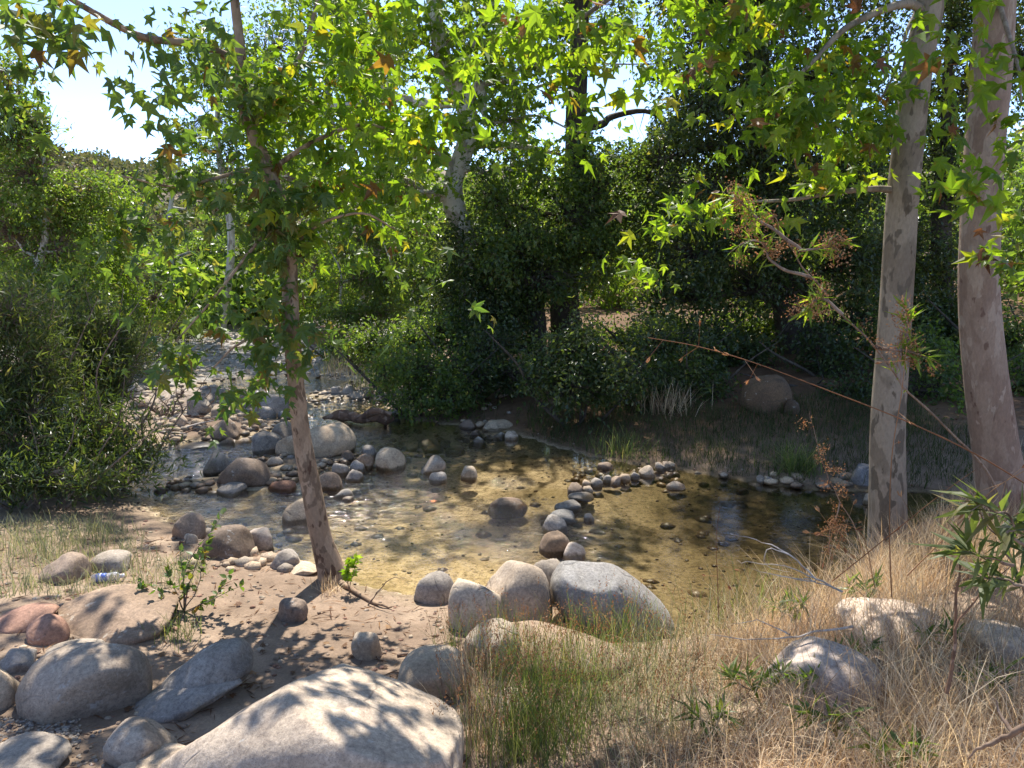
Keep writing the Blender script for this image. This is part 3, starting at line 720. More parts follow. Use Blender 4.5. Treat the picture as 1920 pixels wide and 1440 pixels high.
for k_, (box, mt) in enumerate(C):
    rock(box, mt, '%s stone of the low dam counted from the near shore, %s rounded cobble' % (words[k_], look[mt]), cuts=3, water=True, group=G5, name='stone', cat='stone')
rock((1249,902,1284,917), 'rock_pale', 'flat whitish stone lying alone beyond the far end of the dam', water=True, group=G5, name='stone', cat='stone')
rock((1094,962,1114,976), 'rock_pale', 'small pale stone showing in the pool right of the dam', water=True, group=G5, name='stone', cat='stone')
# far bank
rock((1388,702,1486,776), 'rock_tawny', 'big tawny boulder in deep shade on the far bank', seed=201, group=G8, cuts=4)
rock((1584,866,1650,922), 'rock_blue', 'pale bluish boulder at the water behind the mottled trunk', seed=202, group=G8, cuts=1)
rock((1470,745,1500,775), 'rock_tawny', 'smaller rock leaning right of the big tawny boulder', group=G8)
rock((1618,924,1650,946), 'rock_pale', 'small pale rock in the water beside the mottled trunk', group=G8, water=True)
rock((1418,890,1436,904), 'rock_grey', 'left one of two small stones at the far pool edge', group=G8, name='stone', cat='stone')
rock((1436,893,1451,905), 'rock_grey', 'right one of two small stones at the far pool edge', group=G8, name='stone', cat='stone')
rock((1506,919,1524,931), 'rock_grey', 'lone grey stone under the fern at the far pool edge', group=G8, name='stone', cat='stone')
rock((1300,884,1316,893), 'rock_grey', 'flat stone at the far pool edge beyond the dam', group=G8, name='stone', cat='stone')
rock((575,610,650,648), 'rock_red', 'reddish weathered boulder far upstream above straw coloured grass', seed=209, group=G8)
rock((1120,866,1150,880), 'rock_brown', 'submerged looking dark rock near shaded grass edge', group=G8, water=True)

# gravel too small to pick apart
def scatter_gravel(name, pts, smin, smax, mats, label=None, cat=None, flat=.6, lift=0):
    V, F = ico(1); mb = MB(); n_ = len(pts)
    h_ = height(pts)
    for q in range(len(mats)):
        ii = np.arange(q, n_, len(mats)); P = np.c_[pts[ii], h_[ii] + lift]
        s = RNG.uniform(smin, smax, len(ii)) ; an = RNG.uniform(0, 6.28, len(ii))
        R = frames(np.c_[np.cos(an), np.sin(an), RNG.normal(size=len(ii)) * .2], np.tile([0., 0., 1.], (len(ii), 1)))
        el = RNG.uniform(.7, 1.4, len(ii))
        W = V[None] * np.stack([np.ones(len(ii)), el, np.full(len(ii), flat)], 1)[:, None, :]
        W = W * (1 + .22 * (RNG.uniform(size=(len(ii), len(V), 1)) - .5))
        W = np.einsum('nij,nkj->nki', R, W) * s[:, None, None] + P[:, None]
        FF = F[None] + (np.arange(len(ii)) * len(V))[:, None, None]; mb.add(W.reshape(-1, 3), FF.reshape(-1, 3), q)
    o = mb.build(name, [M[x] for x in mats], smooth=True); tag(o, label, cat, kind='stuff'); return o
def px_pts(x0, y0, x1, y1, n, water=False):
    U = (RNG.uniform(x0, x1, n) - 960) / FPX; V = (720 - RNG.uniform(y0, y1, n)) / FPX
    D = np.c_[U, CP + V * SP, -SP + V * CP]; z = np.full(n, .3)
    for _ in range(12):
        P = D[:, :2] * ((z - EYE) / D[:, 2])[:, None]; z = .5 * z + .5 * height(P)
    return P
def world_pts(x0, x1, y0, y1, n, lo=-9, hi=9, gap=None, freq=.8, seed=3):
    P = np.c_[RNG.uniform(x0, x1, n), RNG.uniform(y0, y1, n)]; d = shore_sd(P); k_ = (d > lo) & (d < hi)
    if gap is not None: k_ &= vnoise(np.c_[P * freq, np.zeros(n)], seed) > gap
    return P[k_]
scatter_gravel('gravel', np.vstack([px_pts(-10,1345,150,1405,420), px_pts(130,1370,330,1440,60)]), .006, .013, ['rock_grey','rock_tan','rock_brown'], 'patch of small grey gravel below the egg shaped boulder', 'gravel', lift=.002)
scatter_gravel('bar_gravel', np.vstack([world_pts(-11,-1.5,10,26,5200,-.8,5), world_pts(-5,-1.5,8.5,13,700,-2,1)]), .02, .075, ['rock_pale','rock_grey','rock_pale','rock_tan'], 'bleached cobbles of the sunny gravel bar upstream', 'cobbles', lift=.005)
scatter_gravel('bank_pebbles', np.vstack([world_pts(-4,5,2,14,2600,-.5,.45), world_pts(-4,3,1.6,6,2200,.2,6), world_pts(-4,4,4,10,1100,-5,-.2)]), .006, .024, ['rock_brown','rock_red','rock_brown','rock_tan'], 'scattered pebbles along the banks and creek bed', 'pebbles')
cob = np.vstack([px_pts(300,770,700,930,230), px_pts(560,830,840,900,110), px_pts(1080,880,1270,912,50), px_pts(640,720,960,830,90), px_pts(1290,890,1600,930,26), px_pts(360,1000,560,1070,45)])
cob = np.vstack([cob] + [px_pts(a_ - 16, b_ - 10, a_ + 16, b_ + 12, 9) for a_, b_ in [(1045,1015),(1040,985),(1060,965),(1075,945),(1090,925),(1110,910),(1140,903),(1175,900),(1205,892),(1240,880)]])
scatter_gravel('creek_cobbles', cob, .03, .085, ['rock_grey','rock_tan','rock_pale','rock_brown'], 'small cobbles strewn between the creek rocks and along the waterline', 'cobbles', .6, .01)
sb = world_pts(-4.5, 3.5, 4.5, 10, 170, -4, -.1)
scatter_gravel('bed_stones', sb, .035, .09, ['rock_brown','rock_grey','rock_tan'], 'stones lying on the creek bed under the clear water', 'stones', .5, -.01)

# ------------------------------------------------------------------ trees
def P_(L):                       # list of (px, py, distance) -> points
    return [at_y(a, b, c) for a, b, c in L]
# young sycamore in front
b0 = on_ground(620, 1085); yb = b0[1]
tr = [b0 + np.array([.03, 0, -.1])] + P_([(622,1075,yb),(603,1010,yb),(583,910,yb),(566,820,yb),(553,700,yb),(545,590,yb),(542,490,yb),(530,400,yb),(500,310,yb),(470,240,yb),(455,180,yb),(450,90,yb),(440,0,yb),(425,-150,yb-.1),(420,-400,yb-.2)])
rad = [.16,.115,.08,.07,.064,.06,.058,.054,.05,.046,.042,.038,.033,.028,.02,.008]
limbs = [(P_([(452,120,yb),(380,85,yb-.3),(270,70,yb-.6),(170,20,yb-.9),(90,-30,yb-1.1)]), .028, .012),
         (P_([(475,235,yb),(520,170,yb),(570,90,yb+.1),(600,-20,yb+.2)]), .025, .010),
         (P_([(530,400,yb),(470,470,yb-.2),(400,560,yb-.35),(330,640,yb-.4)]), .015, .005),
         (P_([(548,600,yb),(500,620,yb-.2),(440,650,yb-.3),(400,690,yb-.35)]), .014, .005),
         (P_([(505,320,yb),(600,260,yb),(700,235,yb+.1),(820,290,yb+.2)]), .02, .006),
         (P_([(540,470,yb),(600,420,yb-.1),(680,400,yb-.1),(740,430,yb)]), .014, .005),
         (P_([(500,310,yb),(420,330,yb-.1),(330,350,yb-.2),(230,330,yb-.3)]), .016, .005)]
bl = [(40,60,110,70,yb-1.4),(150,40,130,50,yb-1.2),(330,60,110,70,yb-.5),(400,150,110,70,yb-.2),(600,60,110,80,yb),(560,170,80,80,yb),(330,250,60,60,yb-.2),
      (240,300,70,35,yb-.4),(330,330,90,50,yb-.3),(450,340,100,60,yb),(590,300,90,70,yb),(690,170,90,80,yb),(700,270,90,60,yb),(810,270,80,60,yb+.1),(660,330,110,50,yb),(760,200,90,60,yb+.1),(540,250,90,60,yb-.1),(230,420,70,40,yb-.3),(480,380,110,60,yb-.1),(560,520,70,50,yb-.1),
      (640,380,90,50,yb-.1),(520,430,90,50,yb-.1),(420,450,110,50,yb-.2),(330,430,90,40,yb-.2),(620,470,60,40,yb),(720,420,60,40,yb),(810,520,18,12,yb+.1),
      (470,560,100,50,yb-.2),(390,590,70,30,yb-.3),(440,640,110,45,yb-.3),(330,660,70,35,yb-.35),(430,730,50,40,yb-.45),(560,630,45,35,yb-.1),(600,170,60,60,yb-.3),
      (500,700,40,30,yb-.3),(300,690,50,30,yb-.4),
      ('w',-2.3,6.3,5.5,1.1,1.0,.35),('w',-3.7,6.7,5.6,1.1,1.0,.4),('w',-1.1,6.6,5.8,.8,.7,.25),('w',-.9,4.9,4.6,.5,.45,.2),('w',-2.2,4.6,4.7,.6,.5,.25),(90,180,45,40,yb-1.0),(20,130,50,50,yb-1.2),(230,180,50,50,yb-.8),(270,240,40,50,yb-.6)]  # world blobs: unseen sprays added for dappled shade on the near bank
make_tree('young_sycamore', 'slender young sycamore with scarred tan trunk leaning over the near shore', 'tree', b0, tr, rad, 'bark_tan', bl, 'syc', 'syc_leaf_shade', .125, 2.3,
          gap=.46, freq=2.6, shoot=.17, per=7, limbs=limbs, leaf_objects=300, seed=1, droop=.45, seg=16, wob=.14, mat2='syc_leaf', mat2_blobs=[q for q, b in enumerate(bl) if b[0] != 'w' and b[0] >= 540 and b[1] < 500], autolimb=False)  # right side blobs get the brighter leaf, sunlight painted by colour
# mottled sycamore at right
b0 = on_ground(1665, 1035); ya = b0[1]
tr = [b0 - np.array([0, 0, .1])] + P_([(1664,1030,ya),(1664,900,ya),(1665,780,ya),(1675,640,ya),(1684,500,ya),(1692,380,ya),(1705,250,ya),(1722,120,ya),(1745,0,ya),(1765,-140,ya),(1780,-320,ya),(1770,-600,ya)])
sc_ = project(b0)[2][0] / FPX
rad = [v * sc_ for v in (44, 35, 30.5, 29, 27.5, 26.5, 25.5, 24.5, 23, 22, 19, 15, 6)]
limbs = [(P_([(1690,358,ya),(1640,354,ya-.05),(1560,362,ya-.15),(1480,375,ya-.25),(1390,378,ya-.35)]), .028, .008),
         (P_([(1735,20,ya),(1690,8,ya-.15),(1590,50,ya-.4),(1530,110,ya-.5),(1480,158,ya-.6)]), .035, .009),
         (P_([(1725,10,ya),(1700,60,ya-.1),(1685,120,ya-.2),(1650,190,ya-.3)]), .016, .006),
         (P_([(1745,-20,ya),(1600,-60,ya-.3),(1400,-50,ya-.6),(1200,-30,ya-.8),(1080,40,ya-.9)]), .045, .012)]
bl = [(1060,40,110,45,ya-.9),(1080,130,60,60,ya-.9),(1090,215,32,42,ya-.9),(1000,60,60,45,ya-.8),(1180,60,80,50,ya-.8),(1200,140,50,35,ya-.8),(1290,20,90,30,ya-.7),
      (940,40,60,40,ya-.7),(830,30,55,40,ya-.6),(740,30,70,50,ya-1.3),(870,110,40,40,ya-.8),(1400,40,90,45,ya-.4),(1340,110,60,40,ya-.4),(1450,100,70,40,ya-.4),(1460,190,90,50,ya-.5),(1410,240,60,40,ya-.5),
      (1540,150,60,50,ya-.4),(1600,90,60,60,ya-.3),(1620,200,70,70,ya-.2),(1580,270,60,50,ya-.3),(1640,300,40,50,ya-.2),(1500,240,50,35,ya-.5),(1480,30,80,40,ya-.2),
      (1420,370,70,25,ya-.35),(1270,415,60,22,ya-.5),(1350,400,60,30,ya-.45),(1560,340,50,30,ya-.2),(1250,510,22,14,ya-.5),
      ('w',2.2,ya,5.4,1.3,1.3,.7),('w',3.0,ya-.5,6.2,1.2,1.2,.7)]
make_tree('mottled_sycamore', 'grey mottled sycamore trunk, thinner of the two big trunks at right', 'tree', b0, tr, rad, 'bark_grey', bl, 'syc', 'syc_leaf', .13, 3.7,
          group='two sycamores on the right bank', gap=.36, freq=2.6, shoot=.17, per=7, limbs=limbs, leaf_objects=300, seed=4, droop=.45, seg=24, wob=.05, mat2='dead_leaf', autolimb=False)
# brown sycamore
b0 = on_ground(1890, 960); yc = ya + .15; b0 = np.array([at_y(1890, 960, yc)[0], yc, hgt(at_y(1890, 960, yc)[0], yc)])
tr = [b0 - np.array([0, 0, .1]), b0 + np.array([0, 0, .03])] + P_([(1868,850,yc),(1848,700,yc),(1836,560,yc),(1838,420,yc),(1846,280,yc),(1858,140,yc),(1866,0,yc),(1872,-150,yc),(1868,-350,yc),(1840,-650,yc)])
rad = [v * sc_ for v in (60, 50, 39, 35, 32.5, 31.5, 31.5, 31.5, 31, 29, 24, 10)]
limbs = [(P_([(1868,-10,yc),(1890,60,yc-.4),(1910,130,yc-.8),(1915,190,yc-1.0)]), .02, .005)]
bl = [(1905,110,40,50,yc-1.0),(1790,160,35,35,yc-.9),(1780,330,40,25,yc-.7),(1905,230,30,40,yc-.6),(1800,50,40,40,yc-.5),(1890,480,30,20,yc-.6),(1915,570,14,14,yc-1.4),
      (1780,240,30,25,yc-.9),(1840,350,25,14,yc-1.6),(1815,120,25,18,yc-1.9),(1570,-30,120,40,yc-.6),
      ('w',3.2,yc-.3,5.6,1.3,1.3,.7),('w',3.6,yc+.8,6.6,1.5,1.5,.8)]
make_tree('brown_sycamore', 'thick pinkish brown sycamore trunk at the right edge', 'tree', b0, tr, rad, 'bark_brown', bl, 'syc', 'syc_leaf', .145, 3.2,
          group='two sycamores on the right bank', gap=.42, freq=2.6, shoot=.17, per=7, limbs=limbs, leaf_objects=300, seed=6, droop=.45, seg=24, wob=.06, mat2='dead_leaf', autolimb=False)
# big pale sycamore across the creek
def gpt(px, y):
    x = at_y(px, 700, y)[0]; return np.array([x, y, hgt(x, y)])
yd = 13.5; b0 = gpt(885, yd)
tr = [b0 - np.array([0,0,.1])] + P_([(880,520,yd),(872,440,yd),(852,390,yd),(850,340,yd),(868,290,yd),(880,240,yd),(868,190,yd),(838,130,yd),(820,60,yd),(815,0,yd),(810,-150,yd),(830,-350,yd)])
rad = [.24,.2,.17,.2,.17,.17,.17,.18,.16,.14,.12,.1,.04]
limbs = [(P_([(870,190,yd),(800,195,yd-.3),(720,180,yd-.6),(640,200,yd-.8),(560,190,yd-1)]), .10, .04),
         (P_([(872,195,yd),(900,160,yd-.1),(905,200,yd-.2),(915,230,yd-.2)]), .12, .05),
         (P_([(850,160,yd),(880,90,yd),(920,20,yd+.2),(950,-80,yd+.3)]), .10, .04)]
bl = [(780,80,150,80,yd,1.4),(900,60,110,80,yd,1.4),(960,230,80,70,yd-.3),(980,320,60,50,yd),(850,250,60,40,yd-1),(720,250,110,70,yd-.6),(760,360,90,60,yd-.8),(680,350,90,70,yd-.5),(690,120,90,80,yd),
      (930,140,60,50,yd),(1010,120,50,60,yd),(620,60,80,80,yd-.3),(1050,290,40,40,yd+.5),(1110,250,40,25,yd+.5),(760,-60,200,60,yd,1.5),(560,250,90,80,yd+.5),(480,190,90,90,yd+.8),('w',-3.6,12.8,9.4,1.5,1.6,.8),('w',-5.8,12.6,9.2,1.7,1.7,.9),('w',-4.4,14.2,9.6,1.5,1.2,.8),('w',-.6,12.4,9.4,.9,.5,.3),('w',.8,12.0,8.9,.6,.5,.25),('w',-1.6,11.3,8.6,.5,.4,.22),('w',0,10.5,7.6,.5,.4,.2)]  # world blobs: out of view sprays placed to shade riffle and pool
make_tree('pale_sycamore', 'tall crooked white barked sycamore on the far bank behind the pool', 'tree', b0, tr, rad, 'bark_white', bl, 'star', 'bright_leaf', .15, 2.6,
          gap=.38, freq=1.2, shoot=.3, per=10, limbs=limbs, seed=8, droop=.3, seg=14, wob=.12, leaf_objects=200, autolimb=True)
# dark straight tree behind
ye = 14.5; b0 = gpt(1062, ye)
tr = [b0 - np.array([0,0,.1])] + P_([(1058,520,ye),(1070,430,ye),(1078,340,ye),(1080,220,ye),(1085,100,ye),(1090,0,ye),(1095,-200,ye),(1098,-380,ye)])
rad = [.32,.27,.24,.22,.2,.18,.16,.12,.04]
bl = [(1060,400,110,90,ye-1.0,1.2),(980,440,100,100,ye-1.2,1.2),(920,380,70,80,ye-1,1),(1130,370,90,80,ye-.8,1.2),(1200,330,80,80,ye-.5,1.2),(1000,520,110,60,ye-1.5,1),(1120,480,80,50,ye-1,1),(930,520,70,70,ye-1.5,1),
      (1130,300,50,40,ye),(1250,230,60,60,ye),(1230,420,70,70,ye-.6),(1090,20,90,60,ye,1),(1060,320,40,40,ye)]
make_tree('dark_alder', 'straight dark trunk rising through dense small leaved foliage, centre', 'tree', b0, tr, rad, 'bark_dark', bl, 'diamond', 'alder_leaf', .09, 3.2,
          gap=.46, freq=1.2, shoot=.22, per=14, seed=11, droop=.2)
yf = 13.5; b0 = gpt(1000, yf)
tr = [b0 - np.array([0,0,.1])] + P_([(1008,640,yf),(1006,590,yf),(998,550,yf),(985,510,yf),(960,450,yf),(940,400,yf)])
bl = [(930,590,70,60,yf-.3,.9),(890,530,60,80,yf,.9),(960,600,50,60,yf+.7,.7),(900,640,70,60,yf-.5,.8),(870,470,60,70,yf,.8),(1030,470,70,60,yf+.4,1),(850,560,50,60,yf+.3,.8)]
make_tree('leaning_oak', 'dark forked oak trunk leaning left beside the straight dark trunk', 'tree', b0, tr, [.2,.17,.16,.15,.12,.09,.05], 'bark_dark', bl, 'diamond', 'oak_leaf', .075, 4.5,
          gap=.3, freq=1.6, seed=13, extra_trunks=[(P_([(1006,590,yf),(1016,555,yf+.1),(1030,510,yf+.2),(1040,470,yf+.3)]), [.13,.1,.08,.05])])
yg = 13; b0 = gpt(1500, yg)
tr = [b0 - np.array([0,0,.1])] + P_([(1490,620,yg),(1470,500,yg),(1440,380,yg),(1430,240,yg),(1420,100,yg),(1425,-100,yg),(1430,-300,yg)])
bl = [(1400,90,130,110,yg,1.6),(1330,200,90,100,yg,1.4),(1420,270,130,110,yg,1.6),(1320,360,100,90,yg,1.4),(1450,420,130,90,yg,1.6),(1300,480,100,80,yg-.4,1.2),(1420,540,130,70,yg-.5,1.3),(1560,500,100,90,yg,1.5),
      (1560,330,100,100,yg,1.5),(1540,150,100,100,yg,1.5),(1290,560,90,60,yg-.6,1.1),(1600,600,90,60,yg-.3,1.2),(1400,-40,170,90,yg,1.8),(1440,-190,200,110,yg,2),(1240,300,60,70,yg+.3,1),('w',2.2,12.6,9.4,1.3,1.4,1.0),('w',1.5,14.4,8.6,1.6,1.0,.6),('w',-.2,14.6,8.8,.8,.8,.5),('w',4.3,12.6,9.2,1.9,1.5,1.2),('w',3.4,14.8,10,2.2,1.6,1.4),('w',6.4,13.5,9.0,2,2,1.5),('w',5.4,16.5,9,2.4,2,1.8),('w',4.0,11.6,7.2,1.6,1.0,.7),('w',6.2,11.6,7.2,1.6,1.2,.9)]  # world blobs: unseen high crown added to shade pool and far bank
make_tree('dark_oak', 'huge dark evergreen oak filling the view left of the mottled trunk', 'tree', b0, tr, [.38,.32,.28,.25,.22,.18,.13,.06], 'bark_dark', bl, 'diamond', 'oak_leaf', .09, 3.8,
          gap=.42, freq=1.0, shoot=.25, per=16, seed=15, r_limb=.5)
yh = 14; b0 = gpt(1770, yh)
tr = [b0 - np.array([0,0,.1])] + P_([(1770,600,yh),(1765,400,yh),(1775,250,yh),(1780,50,yh)])
bl = [(1780,300,80,90,yh,1.3),(1760,450,90,100,yh,1.3),(1720,600,90,80,yh-.6,1.2),(1800,620,80,70,yh-1,1.2),(1790,130,90,90,yh,1.3),(1680,480,70,90,yh,1.2),(1910,120,50,100,yh+1,1.2),('w',8.3,14,8,2.4,2.2,1.7),(1640,250,60,80,yh+.5,1.2),(1680,680,80,50,yh-2,1)]
make_tree('shaded_oak', 'dark green oak seen in the gap between the two right trunks', 'tree', b0, tr, [.25,.2,.17,.12,.06], 'bark_dark', bl, 'diamond', 'oak_leaf', .085, 3.8, gap=.36, freq=1.3, seed=17, shoot=.25, per=16)

# left side trees
def quick_tree(name, label, cat, px, y, top, blobs, mat, bark='bark_tan', leaf='diamond', size=.09, cover=3.5, r=.08, n_stem=1, **kw):
    b0 = gpt(px, y); tp = at_y(px + random.uniform(-15, 15), top, y)
    def stem(dx, tx):
        a = b0 + np.array([dx * .2, 0, -.08]); t_ = tp + np.array([tx, 0, 0]); mid = [a + (t_ - a) * q + np.array([RNG.normal() * .05 * (tp[2] - b0[2]), RNG.normal() * .1, 0]) for q in (.33, .66)]
        return [a] + mid + [t_]
    ex = [(stem(dx, dx * 1.6), [r * .8, r * .6, r * .4, r * .15]) for dx in np.linspace(-.8, .8, n_stem)[1:]] if n_stem > 1 else []
    return make_tree(name, label, cat, b0, stem(-.8 if n_stem > 1 else 0, -1.2 if n_stem > 1 else 0), [r, r * .8, r * .6, r * .25], bark, blobs, leaf, mat, size, cover, extra_trunks=ex, **kw)
GL = 'leafy trees standing upstream'
quick_tree('cottonwood_tree', 'tall pale green tree at the left edge under the open sky', 'tree', 70, 13, 250, [(10,220,60,60,13),(0,140,60,60,13),(60,240,50,50,13),(30,270,90,60,13),(60,330,110,80,13),(170,360,80,50,13.2),(20,440,90,90,13),(130,370,70,60,13.3),(110,470,80,80,13),(40,560,90,70,12.6),(-60,350,90,120,13.5),(150,560,70,60,12.8)],
           'pale_leaf', 'bark_white', 'diamond', .085, 3.0, .09, group=GL, gap=.42, freq=1.6, seed=21)
quick_tree('cottonwood_tree', 'sunlit yellow green tree between the left edge tree and brown hillside', 'tree', 185, 15, 330, [(200,400,60,50,15),(260,430,60,50,15.2),(180,470,70,60,15),(250,510,70,60,15),(290,560,50,50,15),(210,570,60,50,14.6)],
           'bright_leaf', 'bark_white', 'diamond', .09, 2.8, .07, group=GL, gap=.42, freq=1.6, seed=23)
quick_tree('bare_stemmed_tree', 'pale thin trunk standing before the brown hillside at left', 'tree', 328, 22, 300, [(330,360,45,40,22),(300,420,40,35,22),(370,470,45,35,22),(450,330,60,50,23),(410,390,50,40,23)], 'alder_leaf', 'bark_white', 'diamond', .12, 2.2, .13, gap=.4, freq=1.2, seed=25)
quick_tree('cottonwood_tree', 'tall tree whose crown shows behind the upper leaves of the young sycamore', 'tree', 420, 20, 60, [(400,120,80,80,20),(470,200,80,70,20),(380,220,60,60,20),(520,90,90,80,20),(430,300,80,50,20),(540,330,70,50,20)],
           'alder_leaf', 'bark_white', 'diamond', .12, 2.4, .12, group=GL, gap=.44, freq=1.0, seed=27, shoot=.3)
quick_tree('cottonwood_tree', 'tall tree showing in the gap between the young sycamore and the white barked one', 'tree', 660, 19, -40, [(640,20,90,70,19),(700,110,80,70,19),(620,150,70,60,19),(680,260,80,60,19),(600,380,70,50,19),(740,380,60,50,19),(640,440,60,40,19)],
           'alder_leaf', 'bark_white', 'diamond', .12, 2.4, .12, group=GL, gap=.44, freq=1.0, seed=28, shoot=.3)
quick_tree('cottonwood_tree', 'leafy tree filling the space right of the white barked sycamore crown', 'tree', 960, 19, -20, [(950,60,80,70,19),(1000,300,60,40,19),(930,160,60,60,19),(960,250,50,40,19),(1160,60,70,50,19),(1230,120,50,50,19)],
           'bright_leaf', 'bark_white', 'diamond', .12, 2.0, .12, group=GL, gap=.44, freq=1.0, seed=29, shoot=.3)
quick_tree('streamside_bush', 'bush at the left margin of the bright gravel bar upstream', 'bush', 190, 13.5, 600, [(150,640,80,50,13.5),(220,660,60,40,13.2),(270,630,50,45,14),(330,620,50,30,15),(100,690,80,40,12.5)],
           'willow_leaf', 'twig', 'lance', .13, 3.6, .02, 6, gap=.3, freq=2, seed=59, upright=True, shoot=.2)
GS = 'sunlit shrubs beyond the creek bend'
for k_, (px, y, top, bb, lb, mt) in enumerate([
   (610, 21, 480, [(590,500,60,50,21),(640,540,60,50,21),(600,570,50,40,20.5)], 'bright round shrub behind the young trunk, beyond the red boulder', 'bright_leaf'),
   (700, 18, 430, [(690,450,70,60,18),(730,520,70,60,18),(670,520,60,50,18),(650,590,60,35,17.5),(720,590,60,40,17.5)], 'tall mid green shrub right of the bright round one', 'alder_leaf'),
   (480, 24, 420, [(490,430,60,60,24),(450,480,60,50,24),(520,500,50,50,24),(400,540,70,40,25),(470,570,60,30,24)], 'distant shrub on the bank behind the young tree leaves', 'alder_leaf'),
   (345, 20, 560, [(310,585,45,35,20),(360,600,50,25,20),(290,620,50,25,19),(230,610,60,40,18)], 'low shrub at the top of the bright gravel bar', 'bright_leaf'),
   (820, 15.5, 420, [(800,440,70,60,15.5),(850,500,60,60,15),(790,530,60,50,15),(820,590,60,50,14.5)], 'leafy shrub just left of the dark tree masses', 'alder_leaf')]):
    quick_tree('shrub', lb, 'shrub', px, y, top, bb, mt, 'bark_white', 'diamond', .1, 3.0, .035, 3, group=GS, gap=.38, freq=1.7, seed=30 + k_)
GB = 'bushes along the far waterline'
for k_, (px, y, top, bb, lb, mt, sz) in enumerate([
   (790, 10.8, 650, [(790,700,70,50,10.8),(840,740,60,40,10.6),(740,690,50,40,11.3),(850,680,50,40,11.2),(780,755,50,25,10.4)], 'olive bush overhanging the water right of the driftwood log', 'alder_leaf', .07),
   (730, 13, 600, [(700,640,60,35,13),(770,640,60,40,12.6),(820,620,60,40,13)], 'darker bush above the olive waterline bush', 'alder_leaf', .08),
   (1090, 9.7, 620, [(1060,660,60,45,9.9),(1120,650,70,50,9.8),(1080,720,80,45,9.5),(1150,710,60,45,9.6),(1020,700,45,40,9.8)], 'dark blue green bush hanging over shaded bank, centre', 'oak_leaf', .07),
   (935, 11.5, 600, [(920,660,50,50,11.6),(960,700,50,40,11.2),(900,710,40,35,11.0)], 'almost black bush between olive bush and blue green bush', 'oak_leaf', .07),
   (1240, 11, 600, [(1230,640,60,50,11),(1290,650,60,45,11),(1250,700,50,35,10.6)], 'dark low bush right of the blue green bush', 'oak_leaf', .07),
   (1350, 12, 600, [(1330,640,70,50,12),(1400,660,60,40,12),(1340,710,50,30,11.5)], 'dark bush left of the big tawny boulder', 'oak_leaf', .08),
   (1560, 11, 640, [(1560,690,60,60,11.2),(1600,740,50,50,11),(1540,640,50,40,11.4)], 'dark bush right of the big tawny boulder', 'oak_leaf', .08),
   (1760, 10, 650, [(1740,720,60,60,10),(1790,780,60,50,9.6),(1750,830,50,40,9.2),(1720,660,60,50,10.4)], 'dark bush between the two right trunks', 'alder_leaf', .08),
   (1900, 11, 560, [(1900,640,50,60,11),(1920,720,40,60,10)], 'bush behind the brown trunk at the right edge', 'alder_leaf', .08),
   (1160, 15, 590, [(1160,630,60,30,15),(1230,620,50,30,15)], 'low dark bush behind the blue green bush', 'alder_leaf', .08),
   (1480, 16, 580, [(1460,630,60,30,16),(1540,620,60,35,16),(1390,635,50,22,16)], 'low bush behind the big tawny boulder', 'alder_leaf', .08),
   (1640, 15, 580, [(1650,640,50,40,14.5),(1700,600,50,40,15)], 'bush behind the foot of the mottled trunk', 'alder_leaf', .08),
   (1300, 10.2, 640, [(1270,700,60,40,10.4),(1330,730,50,30,10.2),(1210,720,50,35,10.1)], 'dark bush at the far bank between blue green bush and tawny boulder', 'oak_leaf', .07),
   (1530, 10.6, 700, [(1540,750,50,30,10.2),(1590,800,50,30,9.8),(1620,740,45,40,10)], 'low dark bush in front of the far bank between tawny boulder and mottled trunk', 'oak_leaf', .07),
   (1210, 13.5, 590, [(1190,640,50,30,13.5),(1250,620,50,40,13.5),(1310,630,50,35,13.2)], 'tangled dim bush closing the gap right of the two dark trunks', 'alder_leaf', .08),
   (1450, 13.8, 570, [(1390,620,60,40,14),(1450,600,50,40,13.8),(1520,620,60,40,13.5)], 'tangled dim bush in front of the huge oak trunk', 'alder_leaf', .08),
   (640, 16, 620, [(640,650,50,25,16),(690,670,50,25,15.5)], 'low bush beside the red boulder', 'alder_leaf', .08)]):
    quick_tree('bush', lb, 'bush', px, y, top, bb, mt, 'bark_dark', 'diamond', sz, 4.2, .03, 3, group=GB, gap=.3, freq=2.2, shoot=.16, seed=40 + k_)
GY = 'backlit yellow green shrubs beyond the dark trees'
for k_, (px, y, top, bb, lb) in enumerate([
   (1140, 22, 470, [(1130,520,60,50,22),(1160,570,50,40,22)], 'glowing yellow green shrub in the gap right of the dark trunk'),
   (1030, 23, 560, [(1035,610,30,50,23)], 'glowing shrub seen between the two dark trunks'),
   (1430, 20, 560, [(1430,590,60,40,20),(1500,600,50,30,20)], 'glowing shrub low behind the huge oak'),
   (1900, 26, 330, [(1900,400,50,50,26),(1900,480,40,50,25),(1930,330,50,50,27),(1890,560,40,40,24)], 'pale sunlit shrub beyond the brown trunk at right edge')]):
    quick_tree('backlit_shrub', lb, 'shrub', px, y, top, bb, 'bright_leaf', 'bark_tan', 'diamond', .12, 3.0, .03, 3, group=GY, gap=.3, freq=1.4, seed=50 + k_)
GW = 'willow bushes on the left shore'
